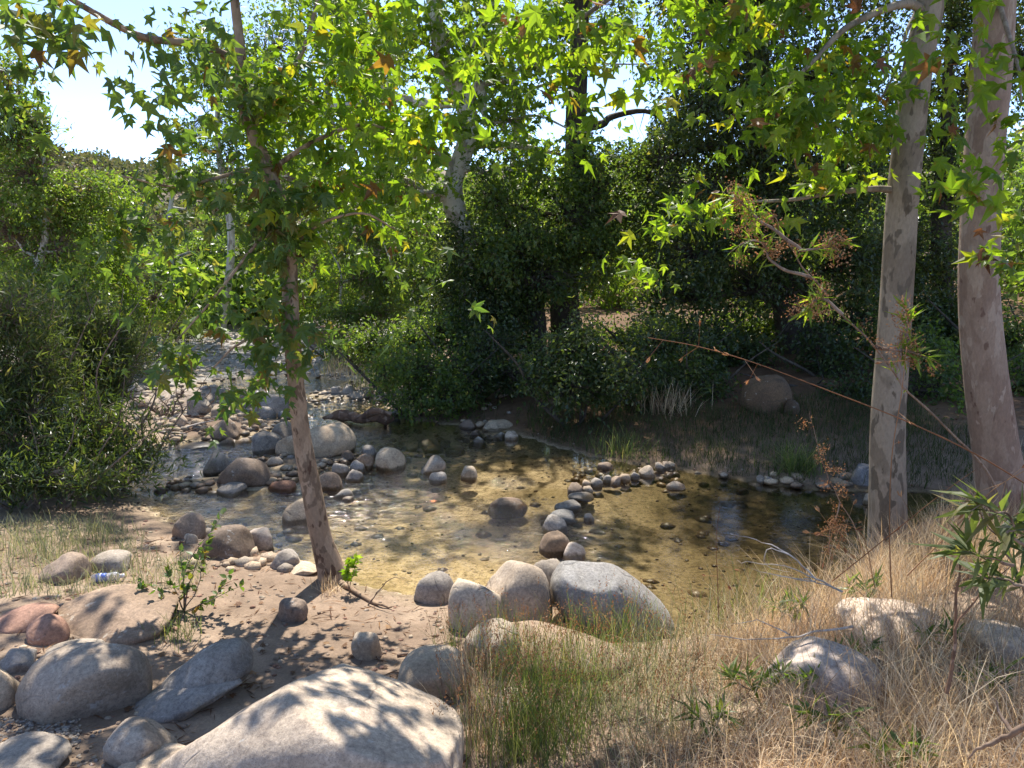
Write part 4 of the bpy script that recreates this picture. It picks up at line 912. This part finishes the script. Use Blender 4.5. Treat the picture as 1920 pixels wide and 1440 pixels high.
for k_, (px, y, top, bb, lb, mt) in enumerate([
   (150, 8.2, 540, [(140,610,70,60,8.4),(200,640,60,60,8.4),(180,700,80,60,8.2),(230,740,50,60,8.2),(110,680,80,60,8.2),(240,680,40,50,8.6)], 'tall twiggy willow bush leaning over the left shore', 'willow_leaf'),
   (30, 7.2, 560, [(20,600,80,70,7.2),(70,680,80,60,7.2),(0,720,90,80,7.0),(60,770,80,60,6.9)], 'dense willow bush at the left edge', 'willow_leaf'),
   (170, 7.3, 700, [(170,800,90,60,7.3),(110,850,90,50,7.0),(230,820,50,50,7.5),(270,850,40,35,7.3),(220,890,50,30,6.9)], 'low dark willow bush touching the water at left', 'oak_leaf'),  # this willow and the next take a darker leaf, shade by colour
   (40, 6.4, 780, [(30,840,90,50,6.5),(80,890,90,35,6.3),(0,900,80,40,6.2),(160,900,60,25,6.4)], 'darkest low willow at the left edge above the grassy dirt', 'oak_leaf'),
   (330, 10.3, 720, [(310,770,45,25,10.2),(300,810,50,20,9.8),(345,735,30,16,10.4)], 'small weedy willow over the drift sticks', 'willow_leaf')]):
    quick_tree('willow_bush', lb, 'bush', px, y, top, bb, mt, 'twig', 'lance', .10, 5, .018, 7, group=GW, gap=.28, freq=2.2, shoot=.18, per=16, seed=60 + k_, upright=True)

# far wood closing the horizon, and scrub on the hills: masses nobody could count
mb = MB(); nlw = 0
for k_ in range(190):
    an = random.uniform(-42, 44); r = random.uniform(22, 46)
    x, y = math.sin(math.radians(an)) * r, math.cos(math.radians(an)) * r
    top = random.uniform(1.4, 2.4) if -33 < an < -8 else random.uniform(3.0, 6.5) if an > -8 else random.uniform(2.5, 4.5)
    c = np.array([x, y, hgt(x, y) + top * .5]); P = blob_points(c, (random.uniform(1.6, 3), 1.8, top * .55), 400, .35, .8, k_)
    R = frames(unit(RNG.normal(size=P.shape)), unit(RNG.normal(size=P.shape) * .8 + np.array([0, 0, .8])))
    instances(mb, TPL['diamond'], P, R, RNG.uniform(.2, .38, len(P)), k_ % 2)
tag(mb.build('distant_wood', [M['alder_leaf'], M['pale_leaf']]), 'far off wood closing the valley behind the nearer trees', 'wood', kind='stuff')
mb = MB()
for k_ in range(560):
    an = random.uniform(-44, 46) if k_ % 2 else random.uniform(-38, -14); r = random.uniform(45, 125)
    x, y = math.sin(math.radians(an)) * r, math.cos(math.radians(an)) * r
    P = blob_points((x, y, hgt(x, y) + .6), (random.uniform(1, 2.4), 1.4, random.uniform(.8, 1.6)), 70, 0, 1, k_)
    R = frames(unit(RNG.normal(size=P.shape)), unit(RNG.normal(size=P.shape) + np.array([0, 0, .8])))
    instances(mb, TPL['diamond'], P, R, RNG.uniform(.5, .9, len(P)))
tag(mb.build('hill_scrub', M['scrub_leaf']), 'dry scrub dotting the far hillsides', 'scrub', kind='stuff')

# ------------------------------------------------------------------ grass
def blades(mb, P, L, lean, width, mi=0, curl=.6, seg=3, up=1.0, az=None):
    n_ = len(P); an = RNG.uniform(0, 2 * math.pi, n_) if az is None else az
    hd = np.c_[np.cos(an), np.sin(an), np.zeros(n_)]; L = L * RNG.uniform(.55, 1.2, n_); le = np.abs(RNG.normal(size=n_)) * lean
    side = np.c_[-hd[:, 1], hd[:, 0], np.zeros(n_)]; sa = RNG.uniform(-1, 1, n_)[:, None]; side = unit(side + hd * sa)
    rows = []; cur = P.copy(); ang = le.copy(); st = L / seg
    wd = width * RNG.uniform(.7, 1.3, n_)
    for k_ in range(seg):
        w_ = (wd * (1 - k_ / seg * .6))[:, None]; rows.append(np.stack([cur - side * w_ / 2, cur + side * w_ / 2], 1))
        dv = hd * np.sin(ang)[:, None] + np.array([0, 0, 1.0]) * np.cos(ang)[:, None] * up
        cur = cur + dv * st[:, None]; ang = ang + curl * RNG.uniform(.2, 1.2, n_) / seg
    V = np.concatenate([np.concatenate(rows, 1), cur[:, None]], 1); k2 = V.shape[1]
    F = []
    for k_ in range(seg - 1): a_ = 2 * k_; F += [(a_, a_ + 1, a_ + 3), (a_, a_ + 3, a_ + 2)]
    F.append((2 * seg - 2, 2 * seg - 1, 2 * seg))
    FF = np.array(F)[None] + (np.arange(n_) * k2)[:, None, None]
    mb.add(V.reshape(-1, 3), FF.reshape(-1, 3), mi); return cur
def gp(P2, dz=-.01): return np.c_[P2, height(P2) + dz]

# dry grass, right foreground
mb = MB()
P = world_pts(.25, 4.2, 1.15, 5.2, 52000, .10, 9, .34, 2.2, 4)
w_ = P[:, 0] * .8 + (3.6 - P[:, 1]) * .35; P = P[w_ > .45 + .5 * RNG.uniform(size=len(P))]
blades(mb, gp(P, .0), .24, .95, .0032, 0, 2.4, 4)
P2 = P[RNG.uniform(size=len(P)) < .22]; blades(mb, gp(P2), .42, .35, .0028, 0, .9, 4)
P3 = P[(P[:, 0] > 1.2) & (RNG.uniform(size=len(P)) < .22)]; blades(mb, gp(P3), .52, .42, .003, 0, 1.3, 4)
tag(mb.build('dry_grass', M['dry_grass']), 'thick matted straw coloured grass covering the right foreground bank', 'grass', kind='stuff')
mb = MB()
P = world_pts(2.0, 6, 4.3, 7.5, 12000, .15, 3, .4, 1.2, 8); blades(mb, gp(P), .35, .4, .004, 0, .9, 3)
tag(mb.build('straw_grass', M['dry_grass']), 'straw grass around the feet of the two right trunks', 'grass', kind='stuff')
mb = MB()
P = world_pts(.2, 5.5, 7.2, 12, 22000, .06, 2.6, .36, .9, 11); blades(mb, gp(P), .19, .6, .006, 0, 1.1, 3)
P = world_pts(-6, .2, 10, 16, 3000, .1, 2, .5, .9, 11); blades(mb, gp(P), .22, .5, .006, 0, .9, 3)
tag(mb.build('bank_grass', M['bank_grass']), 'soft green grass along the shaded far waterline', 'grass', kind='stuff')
mb = MB()
P = world_pts(-5.5, -2.2, 4.3, 7.5, 9000, .1, 3.0, .40, 1.1, 12); blades(mb, gp(P), .17, .6, .005, 0, .9, 3)
tag(mb.build('weedy_grass', M['grey_grass']), 'olive grass and weeds on the left bank below the willows', 'grass', kind='stuff')
mb = MB()
P = world_pts(-4.0, -1.6, 13.0, 20, 5000, .1, 4, .35, .6, 13); P = P[P[:, 0] > -3.9]; blades(mb, gp(P), .4, .4, .010, 0, .9, 3)
tag(mb.build('sunlit_straw', M['grey_grass']), 'sunlit pale grass beside the creek bend below the red boulder', 'grass', kind='stuff')

GT = 'wispy grass clumps in the foreground'
def tuft(px, py, n_, L, mat, lab, lean=.28, width=.0030, r=.06, seeds=True, group=GT, y=None, name='grass_clump', curl=.5):
    b0 = on_ground(px, py); root = empty(name, b0, lab, 'grass clump', group)
    if group == GT and px > 850 and py > 1100 and mat != 'dry_grass': n_ = int(n_ * 1.8); r *= 1.15; width *= 1.15
    P = b0 + np.c_[RNG.normal(size=(n_, 2)) * r, np.full(n_, -.01)]; mb = MB()
    tips = blades(mb, P, L, lean, width, 0, curl, 5); mb.build('stems', M[mat], root, b0)
    if seeds:
        tp = tips[RNG.uniform(size=n_) < .35]; Q = np.repeat(tp, 7, 0); k_ = np.tile(np.arange(7), len(tp))[:, None]
        Q = Q + np.c_[RNG.normal(size=(len(Q), 2)) * .004, np.zeros(len(Q))] - np.array([0, 0, .008]) * k_
        R = frames(unit(RNG.normal(size=Q.shape) * .5 + np.array([0, 0, .8])), unit(RNG.normal(size=Q.shape)))
        m2 = MB(); instances(m2, TPL['narrow'], Q, R, RNG.uniform(.012, .02, len(Q))); m2.build('seed_heads', M['seed'], root, b0, kind='stuff')
    return root
tuft(905, 1400, 110, .42, 'dry_grass', 'brown wiry clump directly right of the huge dappled boulder', .2, .0028)
tuft(880, 1300, 90, .38, 'dry_grass', 'brown clump with seed heads above the wiry one', .2, .0028)
tuft(990, 1350, 190, .46, 'green_grass', 'dark green wispy clump hiding a pale rock', .35, .0026, .09)
tuft(1040, 1400, 170, .44, 'green_grass', 'second green wispy clump, right of the darkest one', .4, .0026, .09)
tuft(1000, 1260, 90, .34, 'green_grass', 'green clump in front of the flat sandy tan rock', .35, .0026, .07)
tuft(850, 1215, 60, .26, 'green_grass', 'small feathery green clump near the flat topped tan boulder', .3, .0028, .05)
tuft(1130, 1230, 110, .36, 'green_grass', 'thin green clump under the low end of the blue grey boulder', .35, .0026, .12)
tuft(1240, 1260, 140, .38, 'grey_grass', 'silvery green clump right of the blue grey boulder', .45, .003, .14)
tuft(1150, 1330, 140, .34, 'grey_grass', 'grey green clump where green stems meet the straw', .6, .003, .14)
tuft(1300, 1350, 160, .30, 'grey_grass', 'silvery sprawling clump at the edge of the pink straw', .7, .003, .14)
tuft(935, 1250, 110, .36, 'green_grass', 'tall green stems in front of the flat topped tan boulder', .25, .0026, .08)
tuft(1075, 1300, 160, .40, 'green_grass', 'bushy green clump at the low edge of the sandy tan rock', .35, .0026, .12)
tuft(960, 1430, 150, .44, 'green_grass', 'green clump at the bottom edge right of the brown wiry clump', .35, .0026, .10)
tuft(1210, 1390, 150, .30, 'grey_grass', 'pale silvery clump near the bottom edge in the straw', .8, .003, .16)
tuft(1190, 1200, 70, .34, 'green_grass', 'thin green stems against the side of the blue grey boulder', .3, .0026, .10)
tuft(1370, 1190, 50, .42, 'green_grass', 'loose tall green grass in front of the pool', .5, .0035, .10, False)
tuft(1440, 1150, 40, .4, 'green_grass', 'loose green grass left of the cream rocks at the pool edge', .5, .0035, .10, False)
tuft(1490, 880, 260, .42, 'green_grass', 'arching yellow green fern like grass on the far bank', .7, .008, .12, False, curl=1.2)
tuft(1160, 850, 160, .35, 'green_grass', 'dim green clump on the far bank beyond the dam', .6, .007, .18, False)
tuft(70, 1040, 140, .28, 'grey_grass', 'olive clump beside the brown half buried boulder', .45, .004, .12, False)
tuft(170, 1010, 120, .26, 'grey_grass', 'olive clump behind the plastic bottle', .5, .004, .12, False)
tuft(620, 1110, 70, .16, 'dry_grass', 'rusty dry tuft at the foot of the young sycamore', .6, .004, .06, False)
tuft(335, 1195, 80, .20, 'green_grass', 'dark tuft at the right end of the domed boulder', .5, .004, .06, False)
tuft(715, 725, 200, .55, 'grey_grass', 'pale fountain shaped grass at the creek bend', .5, .012, .25, False)
tuft(655, 700, 160, .5, 'dry_grass', 'golden grass under the red boulder', .5, .012, .3, False)
tuft(1255, 770, 200, .45, 'dry_grass', 'dead rusty fern like weed in deep shade on far bank', .6, .009, .18, False)

# ------------------------------------------------------------------ leafy stems in front
def stalk_plant(name, label, cat, stems, mat, lsize, per_stem, group=None, seedc=True, leaf='lance', r=.006, bark='twig', leaf_start=.35, cluster=3):
    b0 = np.asarray(stems[0][0]); root = empty(name, b0, label, cat, group); mbs = []
    leafmesh = None
    for st in stems:
        mb = MB(); st = catmull(st, 3); st[1:] += RNG.normal(size=st[1:].shape) * .006; L_ = len(st); tube(mb, st, np.linspace(r, r * .25, L_), 6, 3, .15); mb.build('stem', M[bark], root, b0, True)
        C_ = catmull(st, 12); T_ = unit(np.gradient(C_, axis=0)); i0 = int(len(C_) * leaf_start)
        ii = RNG.integers(i0, len(C_), per_stem); P = C_[ii]
        A = unit(T_[ii] * .6 + RNG.normal(size=(per_stem, 3)) * .75); Nn = unit(RNG.normal(size=(per_stem, 3)) * .5 + np.array([0, 0, 1.]))
        R = frames(A, Nn); s = lsize * RNG.uniform(.6, 1.2, per_stem)
        if leafmesh is None:
            q = MB(); q.add(*TPL[leaf]); o_ = q.build('leaf', M[mat]); leafmesh = o_.data; bpy.data.objects.remove(o_)
        for k_ in range(per_stem):
            o = bpy.data.objects.new('leaf', leafmesh); COL.objects.link(o); o.parent = root
            o.matrix_basis = Matrix([[*(R[k_][a_] * s[k_]), P[k_][a_] - b0[a_]] for a_ in range(3)] + [[0, 0, 0, 1]])
        if seedc:
            for _ in range(cluster):
                c = C_[RNG.integers(i0, len(C_))] + RNG.normal(size=3) * .03; n_ = 60
                Q = c + RNG.normal(size=(n_, 3)) * .022; RR = frames(unit(RNG.normal(size=(n_, 3))), unit(RNG.normal(size=(n_, 3))))
                m2 = MB(); instances(m2, TPL['diamond'], Q, RR, RNG.uniform(.008, .016, n_)); m2.build('seed_cluster', M['seed'], root, b0, kind='stuff')
    return root
yy = 3.6
def SP_(L, y0, y1): return [at_y(a, b, y0 + (y1 - y0) * i_ / (len(L) - 1)) for i_, (a, b) in enumerate(L)]
b_ = on_ground(1905, 1010)
main = [b_] + SP_([(1850,880),(1770,800),(1700,730),(1640,650),(1580,590),(1520,520),(1475,450),(1440,395)], b_[1], 3.5)
sts = [main, SP_([(1700,730),(1690,680),(1700,620),(1700,575)], 3.3, 3.4), SP_([(1640,650),(1690,660),(1740,670)], 3.4, 3.3),
       SP_([(1520,520),(1460,500),(1420,450),(1370,470)], 3.5, 3.6), SP_([(1475,450),(1520,470),(1580,455)], 3.5, 3.5), SP_([(1580,590),(1540,560),(1500,590)], 3.45, 3.5), SP_([(1475,450),(1430,420),(1400,380),(1350,360)], 3.5, 3.6)]
stalk_plant('mulefat_shrub', 'long leaning stalk with narrow leaves and rusty seed heads crossing the mottled trunk', 'shrub', sts, 'bright_leaf', .105, 34, cluster=8, r=.009)
b_ = on_ground(1960, 1330)
stalk_plant('mulefat_shrub', 'leafy shrub with long narrow leaves at the right edge in front of brown trunk', 'shrub',
            [[b_] + SP_([(1935,1150),(1900,1060),(1860,990),(1830,940)], b_[1], 2.1), [b_] + SP_([(1960,1100),(1930,1010),(1900,960)], b_[1], 2.0), SP_([(1900,1060),(1850,1040),(1790,1030)], 2.1, 2.1), SP_([(1935,1120),(1890,1090),(1830,1080)], 2.1, 2.2), SP_([(1930,1040),(1900,1000),(1880,960),(1820,950)], 2.1, 2.1)],
            'willow_leaf', .14, 30, seedc=False, r=.006, group='narrow leaved shrubs on the near right bank')
for (px, py, y, lb) in [(1760, 1180, 2.5, 'leafy green stem in tall straw under the brown trunk'), (1850, 1260, 2.2, 'leafy green stem near the right edge in tall straw'), (1500, 1260, 2.6, 'leafy stem in front of the lower cream rock'), (1620, 1090, 3.2, 'leafy stem at the foot of the mottled trunk'), (1330, 1330, 2.2, 'leafy stem among silvery grass left of the lower cream rock'), (1400, 1260, 2.7, 'narrow leaved seedling in straw left of the cream rocks'), (1600, 1210, 2.7, 'narrow leaved seedling in front of the cream rocks'), (1690, 1400, 1.75, 'big leaved seedling near the bottom edge in the straw'), (1560, 1330, 2.2, 'small seedling between the straw and lower cream rock'), (1480, 1130, 3.6, 'seedling on the pool edge above the cream rocks')]:
    g_ = on_ground(px + 20, py + 70); t_ = at_y(px, py, g_[1])
    stalk_plant('seedling', lb, 'plant', [[g_, (g_ + t_) / 2 + RNG.normal(size=3) * .02, t_], [(g_ + t_) / 2, t_ + np.array([-.08, .02, -.02])], [(g_ + t_) / 2, t_ + np.array([.07, -.02, .01])]], 'alder_leaf', .11, 18, seedc=False, r=.004, group='narrow leaved shrubs on the near right bank', leaf_start=.5)
# dry stalk with brown seed heads
g_ = on_ground(1640, 1080)
stalk_plant('dead_stalk', 'dried upright stalk with rusty seed heads left of mottled trunk', 'dead plant', [[g_] + SP_([(1610,1010),(1575,940),(1545,880),(1525,800),(1515,770)], g_[1], g_[1] - .3), SP_([(1575,940),(1555,1000),(1560,1040)], g_[1] - .2, g_[1] - .2)], 'seed', .03, 10, cluster=9, r=.005, leaf_start=.2)
# arching straw
def straw(label, pts, y0, y1, r=.003, spikes=7, group='single long straws in the foreground'):
    P = SP_(pts, y0, y1); b0 = P[0]; root = empty('grass_stalk', b0, label, 'grass stalk', group)
    mb = MB(); tube(mb, P, np.linspace(r, r * .4, len(P)), 5, 8); mb.build('stem', M['seed'], root, b0, True)
    if spikes:
        C_ = catmull(P, 10)[-22:]; m2 = MB()
        for k_ in range(spikes):
            c = C_[RNG.integers(0, len(C_))]; e = c + unit(RNG.normal(size=3) + np.array([-.6, 0, -.3])) * .09; tube(m2, [c, (c + e) / 2, e], [.0012, .001, .0006], 3, 2)
            R = frames(unit((e - c)[None] + RNG.normal(size=(3, 3)) * .02), unit(RNG.normal(size=(3, 3)))); instances(m2, TPL['narrow'], np.tile(e, (3, 1)), R, np.full(3, .035))
        m2.build('seed_heads', M['seed'], root, b0, kind='stuff')
gs = on_ground(1950, 960)
straw('very long reddish straw arching left across the dark pool bank', [(1960,930),(1830,852),(1700,790),(1560,735),(1420,682),(1310,650),(1215,633)], 2.9, 3.2, .0035)
straw('pale vertical straw crossing the foot of the mottled trunk', [(1672,1120),(1668,1000),(1672,860),(1690,740),(1700,650)], 3.0, 3.1, .003, 3)
straw('drooping straw with tan seed tassel beside mottled trunk', [(1640,1100),(1620,1010),(1590,985),(1565,990),(1555,1020)], 3.0, 3.0, .002, 16)
straw('diagonal straw rising to the right above the long leaved shrub', [(1700,1080),(1790,990),(1860,920),(1925,880)], 2.6, 2.5, .003, 4)
straw('straight diagonal straw below the drooping tassel', [(1560,1090),(1660,1010),(1760,930),(1830,880)], 2.9, 2.9, .0025, 2)
straw('thin upright green straw standing before the pool', [(1348,1160),(1345,1080),(1343,1010),(1350,950)], 3.4, 3.4, .002, 3)

# dead twigs over the pool
def twig_thing(name, label, cat, paths, r, mat='deadwood', group=None):
    b0 = np.asarray(paths[0][0]); root = empty(name, b0, label, cat, group)
    for k_, p_ in enumerate(paths):
        mb = MB(); p2 = catmull(p_, 4); p2 = p2 + RNG.normal(size=p2.shape) * min(r, .006) * .6; p2[0] = p_[0]
        tube(mb, p2, np.linspace(r, r * .22, len(p2)) * (1 if k_ == 0 else .6), 6, 1, .25, seed=k_); mb.build('branch' if k_ else 'stem', M[mat], root, b0, True)
twig_thing('dead_branch', 'bleached forked dead branch reaching over the pool', 'dead branch', [SP_([(1580,1110),(1530,1085),(1480,1040),(1430,1015),(1370,1000)], 3.5, 3.7), SP_([(1530,1085),(1470,1060),(1400,1055),(1380,1052)], 3.55, 3.6), SP_([(1530,1090),(1460,1080),(1400,1062)], 3.5, 3.6), SP_([(1480,1040),(1440,1030),(1438,1060),(1480,1075)], 3.6, 3.6), SP_([(1560,1100),(1500,1085),(1430,1075)], 3.5, 3.5)], .006)
twig_thing('dead_branch', 'thin grey dead branch lying flat at the near pool edge', 'dead branch', [SP_([(1600,1175),(1500,1190),(1420,1200),(1330,1190)], 3.1, 3.4), SP_([(1480,1190),(1420,1165),(1370,1170)], 3.2, 3.4)], .006)
twig_thing('dead_branch', 'smooth brownish branch poking out of straw in the bottom right corner', 'dead branch', [SP_([(1990,1310),(1930,1358),(1880,1385),(1840,1402),(1815,1420)], 1.6, 1.8), SP_([(1900,1375),(1880,1350),(1862,1310)], 1.68, 1.75)], .011, 'twig')
twig_thing('dead_branch', 'dark slanting dead stem in the straw at right', 'dead branch', [SP_([(1775,1300),(1790,1180),(1800,1060),(1795,1040)], 2.2, 2.3), SP_([(1790,1180),(1840,1110),(1900,1060)], 2.2, 2.2)], .007, 'driftwood')
# roots of the young sycamore
r0 = on_ground(625, 1098)
def gpath(L, up=.012): return [on_ground(a, b) + np.array([0, 0, up]) for a, b in L]
twig_thing('surface_root', 'exposed root running right from the young sycamore', 'root', [gpath([(640,1095),(675,1120),(710,1137),(735,1142)], .015)], .022, 'bark_tan')
twig_thing('fallen_twig', 'curved fallen twig standing up at the near water edge', 'twig', [[on_ground(690,1135), at_y(712,1105,on_ground(690,1135)[1]), at_y(735,1085,on_ground(690,1135)[1]), at_y(760,1082,on_ground(690,1135)[1])], [on_ground(690,1135), at_y(712,1108,on_ground(690,1135)[1]), at_y(725,1104,on_ground(690,1135)[1])]], .005, 'twig')
twig_thing('fallen_stick', 'long stick lying on dirt above the huge boulder', 'stick', [gpath([(745,1232),(790,1222),(840,1205)], .01)], .010, 'twig')
# driftwood log and drift sticks
lg = [at_z(a, b, .10) for a, b in [(606,784),(640,778),(680,784),(724,784)]]
root = empty('driftwood_log', lg[0], 'dark brown driftwood log lying across rocks upstream of the midstream boulder', 'log')
mb = MB(); tube(mb, lg + [lg[3] + np.array([.12, .02, -.02])], [.03,.085,.06,.09,.02], 12, 8, .6, seed=3); mb.build('trunk', M['driftwood'], root, lg[0], True)
mb = MB(); tube(mb, [lg[2], lg[2] + np.array([.2, -.15, .14]), lg[2] + np.array([.45, -.2, .1])], [.06,.05,.03], 8, 4, .3, seed=5); mb.build('branch', M['driftwood'], root, lg[0], True)
for k_ in range(16):
    a = at_z(random.uniform(285, 350), random.uniform(785, 812), .08); an = random.uniform(-.5, .6); L_ = random.uniform(.35, .8)
    e = a + np.array([math.cos(an) * L_, math.sin(an) * L_, random.uniform(0, .14)])
    mb = MB(); tube(mb, [a, (a + e) / 2 + RNG.normal(size=3) * .03, e], [.016,.013,.008], 5, 3, .1)
    o = mb.build('drift_stick', M['driftwood' if k_ % 2 else 'deadwood'], None, a, True); tag(o, 'drift stick in the heap below the white pointed stone', 'stick', 'heap of drift sticks')

# small leafy shrub on the near bank
g_ = on_ground(345, 1148)
sts = [[g_, at_y(a, (b + 1148) / 2 + 10, g_[1] + dd / 2), at_y(a2, b, g_[1] + dd)] for a, b, a2, dd in [(330,1060,310,.1),(345,1030,335,0),(370,1040,385,.1),(395,1080,430,.05),(320,1100,285,-.1),(380,1100,450,-.05),(360,990,400,.1),(350,960,420,.2),(300,1090,262,0)]]
stalk_plant('leafy_weed', 'small dark shrub with heart shaped leaves on the dirt behind domed boulder', 'shrub', sts, 'syc_leaf_shade', .05, 26, seedc=False, leaf='oval', r=.005, leaf_start=.3)
g_ = on_ground(655, 1112)
stalk_plant('root_sprout', 'green sprout with lobed leaves at the foot of the young sycamore', 'plant', [[g_, at_y(662,1070,g_[1]), at_y(668,1040,g_[1])], [g_, at_y(650,1080,g_[1]), at_y(655,1052,g_[1])]], 'syc_leaf', .07, 12, seedc=False, leaf='star', r=.004)
# orange leaf sunk in the pool
for (px, py, sz, lb) in [(812, 942, .075, 'orange leaf floating in the shallow sunny water')]:
    c = at_z(px, py, .003); q = MB(); V_, F_ = SYC[0]; q.add(V_ * np.array([1, 1, .15]) * sz + c + np.array([0, 0, .006]), F_); o = q.build('floating_leaf', simple_mat('orange leaf', (.75,.20,.03), .5), None, c); tag(o, lb, 'leaf')
# leaf litter
mb = MB(); P = np.vstack([world_pts(-4, 2, 1.8, 6, 900, .15, 6, .45, 1.2, 31), world_pts(-2, 7, 8, 15, 3500, .2, 6, .3, .7, 33)])
an = RNG.uniform(0, 6.28, len(P)); R = frames(np.c_[np.cos(an), np.sin(an), RNG.normal(size=len(P)) * .2], unit(RNG.normal(size=(len(P), 3)) * .25 + np.array([0, 0, 1.])))
instances(mb, TPL['star'], gp(P, .012), R, RNG.uniform(.012, .05, len(P)))
P = world_pts(-4, 2.5, 1.8, 6, 2600, .1, 6); an = RNG.uniform(0, 6.28, len(P)); R = frames(np.c_[np.cos(an), np.sin(an), RNG.normal(size=len(P)) * .1], unit(RNG.normal(size=(len(P), 3)) * .3 + np.array([0, 0, 1.])))
instances(mb, (t_diamond(.07, .03)[0], TPL['diamond'][1]), gp(P, .006), R, RNG.uniform(.03, .14, len(P)))
tag(mb.build('leaf_litter', M['dead_leaf']), 'dry brown leaves littering the dirt', 'leaf litter', kind='stuff')

# crushed plastic bottle with blue label
gb = on_ground(200, 1090); root = empty('plastic_bottle', gb, 'crumpled clear plastic bottle with blue label lying on the left bank', 'bottle')
clear = simple_mat('clear plastic', (.75,.78,.82), .15, **{'Transmission Weight': .7, 'IOR': 1.2}); blue = simple_mat('blue label', (.08,.16,.62), .4); white = simple_mat('white label print', (.8,.8,.85), .4)
ax = np.array([1., .25, 0]); ax /= np.linalg.norm(ax)
def bp_(t, dz=.03): return gb + ax * t + np.array([0, 0, dz])
mb = MB(); tube(mb, [bp_(-.09),bp_(-.085),bp_(-.04),bp_(.0),bp_(.04),bp_(.07),bp_(.085),bp_(.10)], [.022,.03,.031,.027,.031,.028,.014,.012], 14, 3, .22, seed=9); mb.build('bottle_body', clear, root, gb, True)
mb = MB(); tube(mb, [bp_(-.06),bp_(-.03),bp_(0)], [.0325,.0325,.030], 14, 3, .12, seed=9); mb.build('label', blue, root, gb, True)
mb = MB(); tube(mb, [bp_(-.037),bp_(-.028)], [.0345,.0345], 14, 2, .12, seed=9); mb.build('label_band', white, root, gb, True)
mb = MB(); tube(mb, [bp_(.10),bp_(.112)], [.015,.014], 12, 1); mb.build('cap', white, root, gb, True)
print('LEAVES', NLEAF[0], 'TRIS', sum(len(o.data.polygons) for o in SC.objects if o.type == 'MESH'))
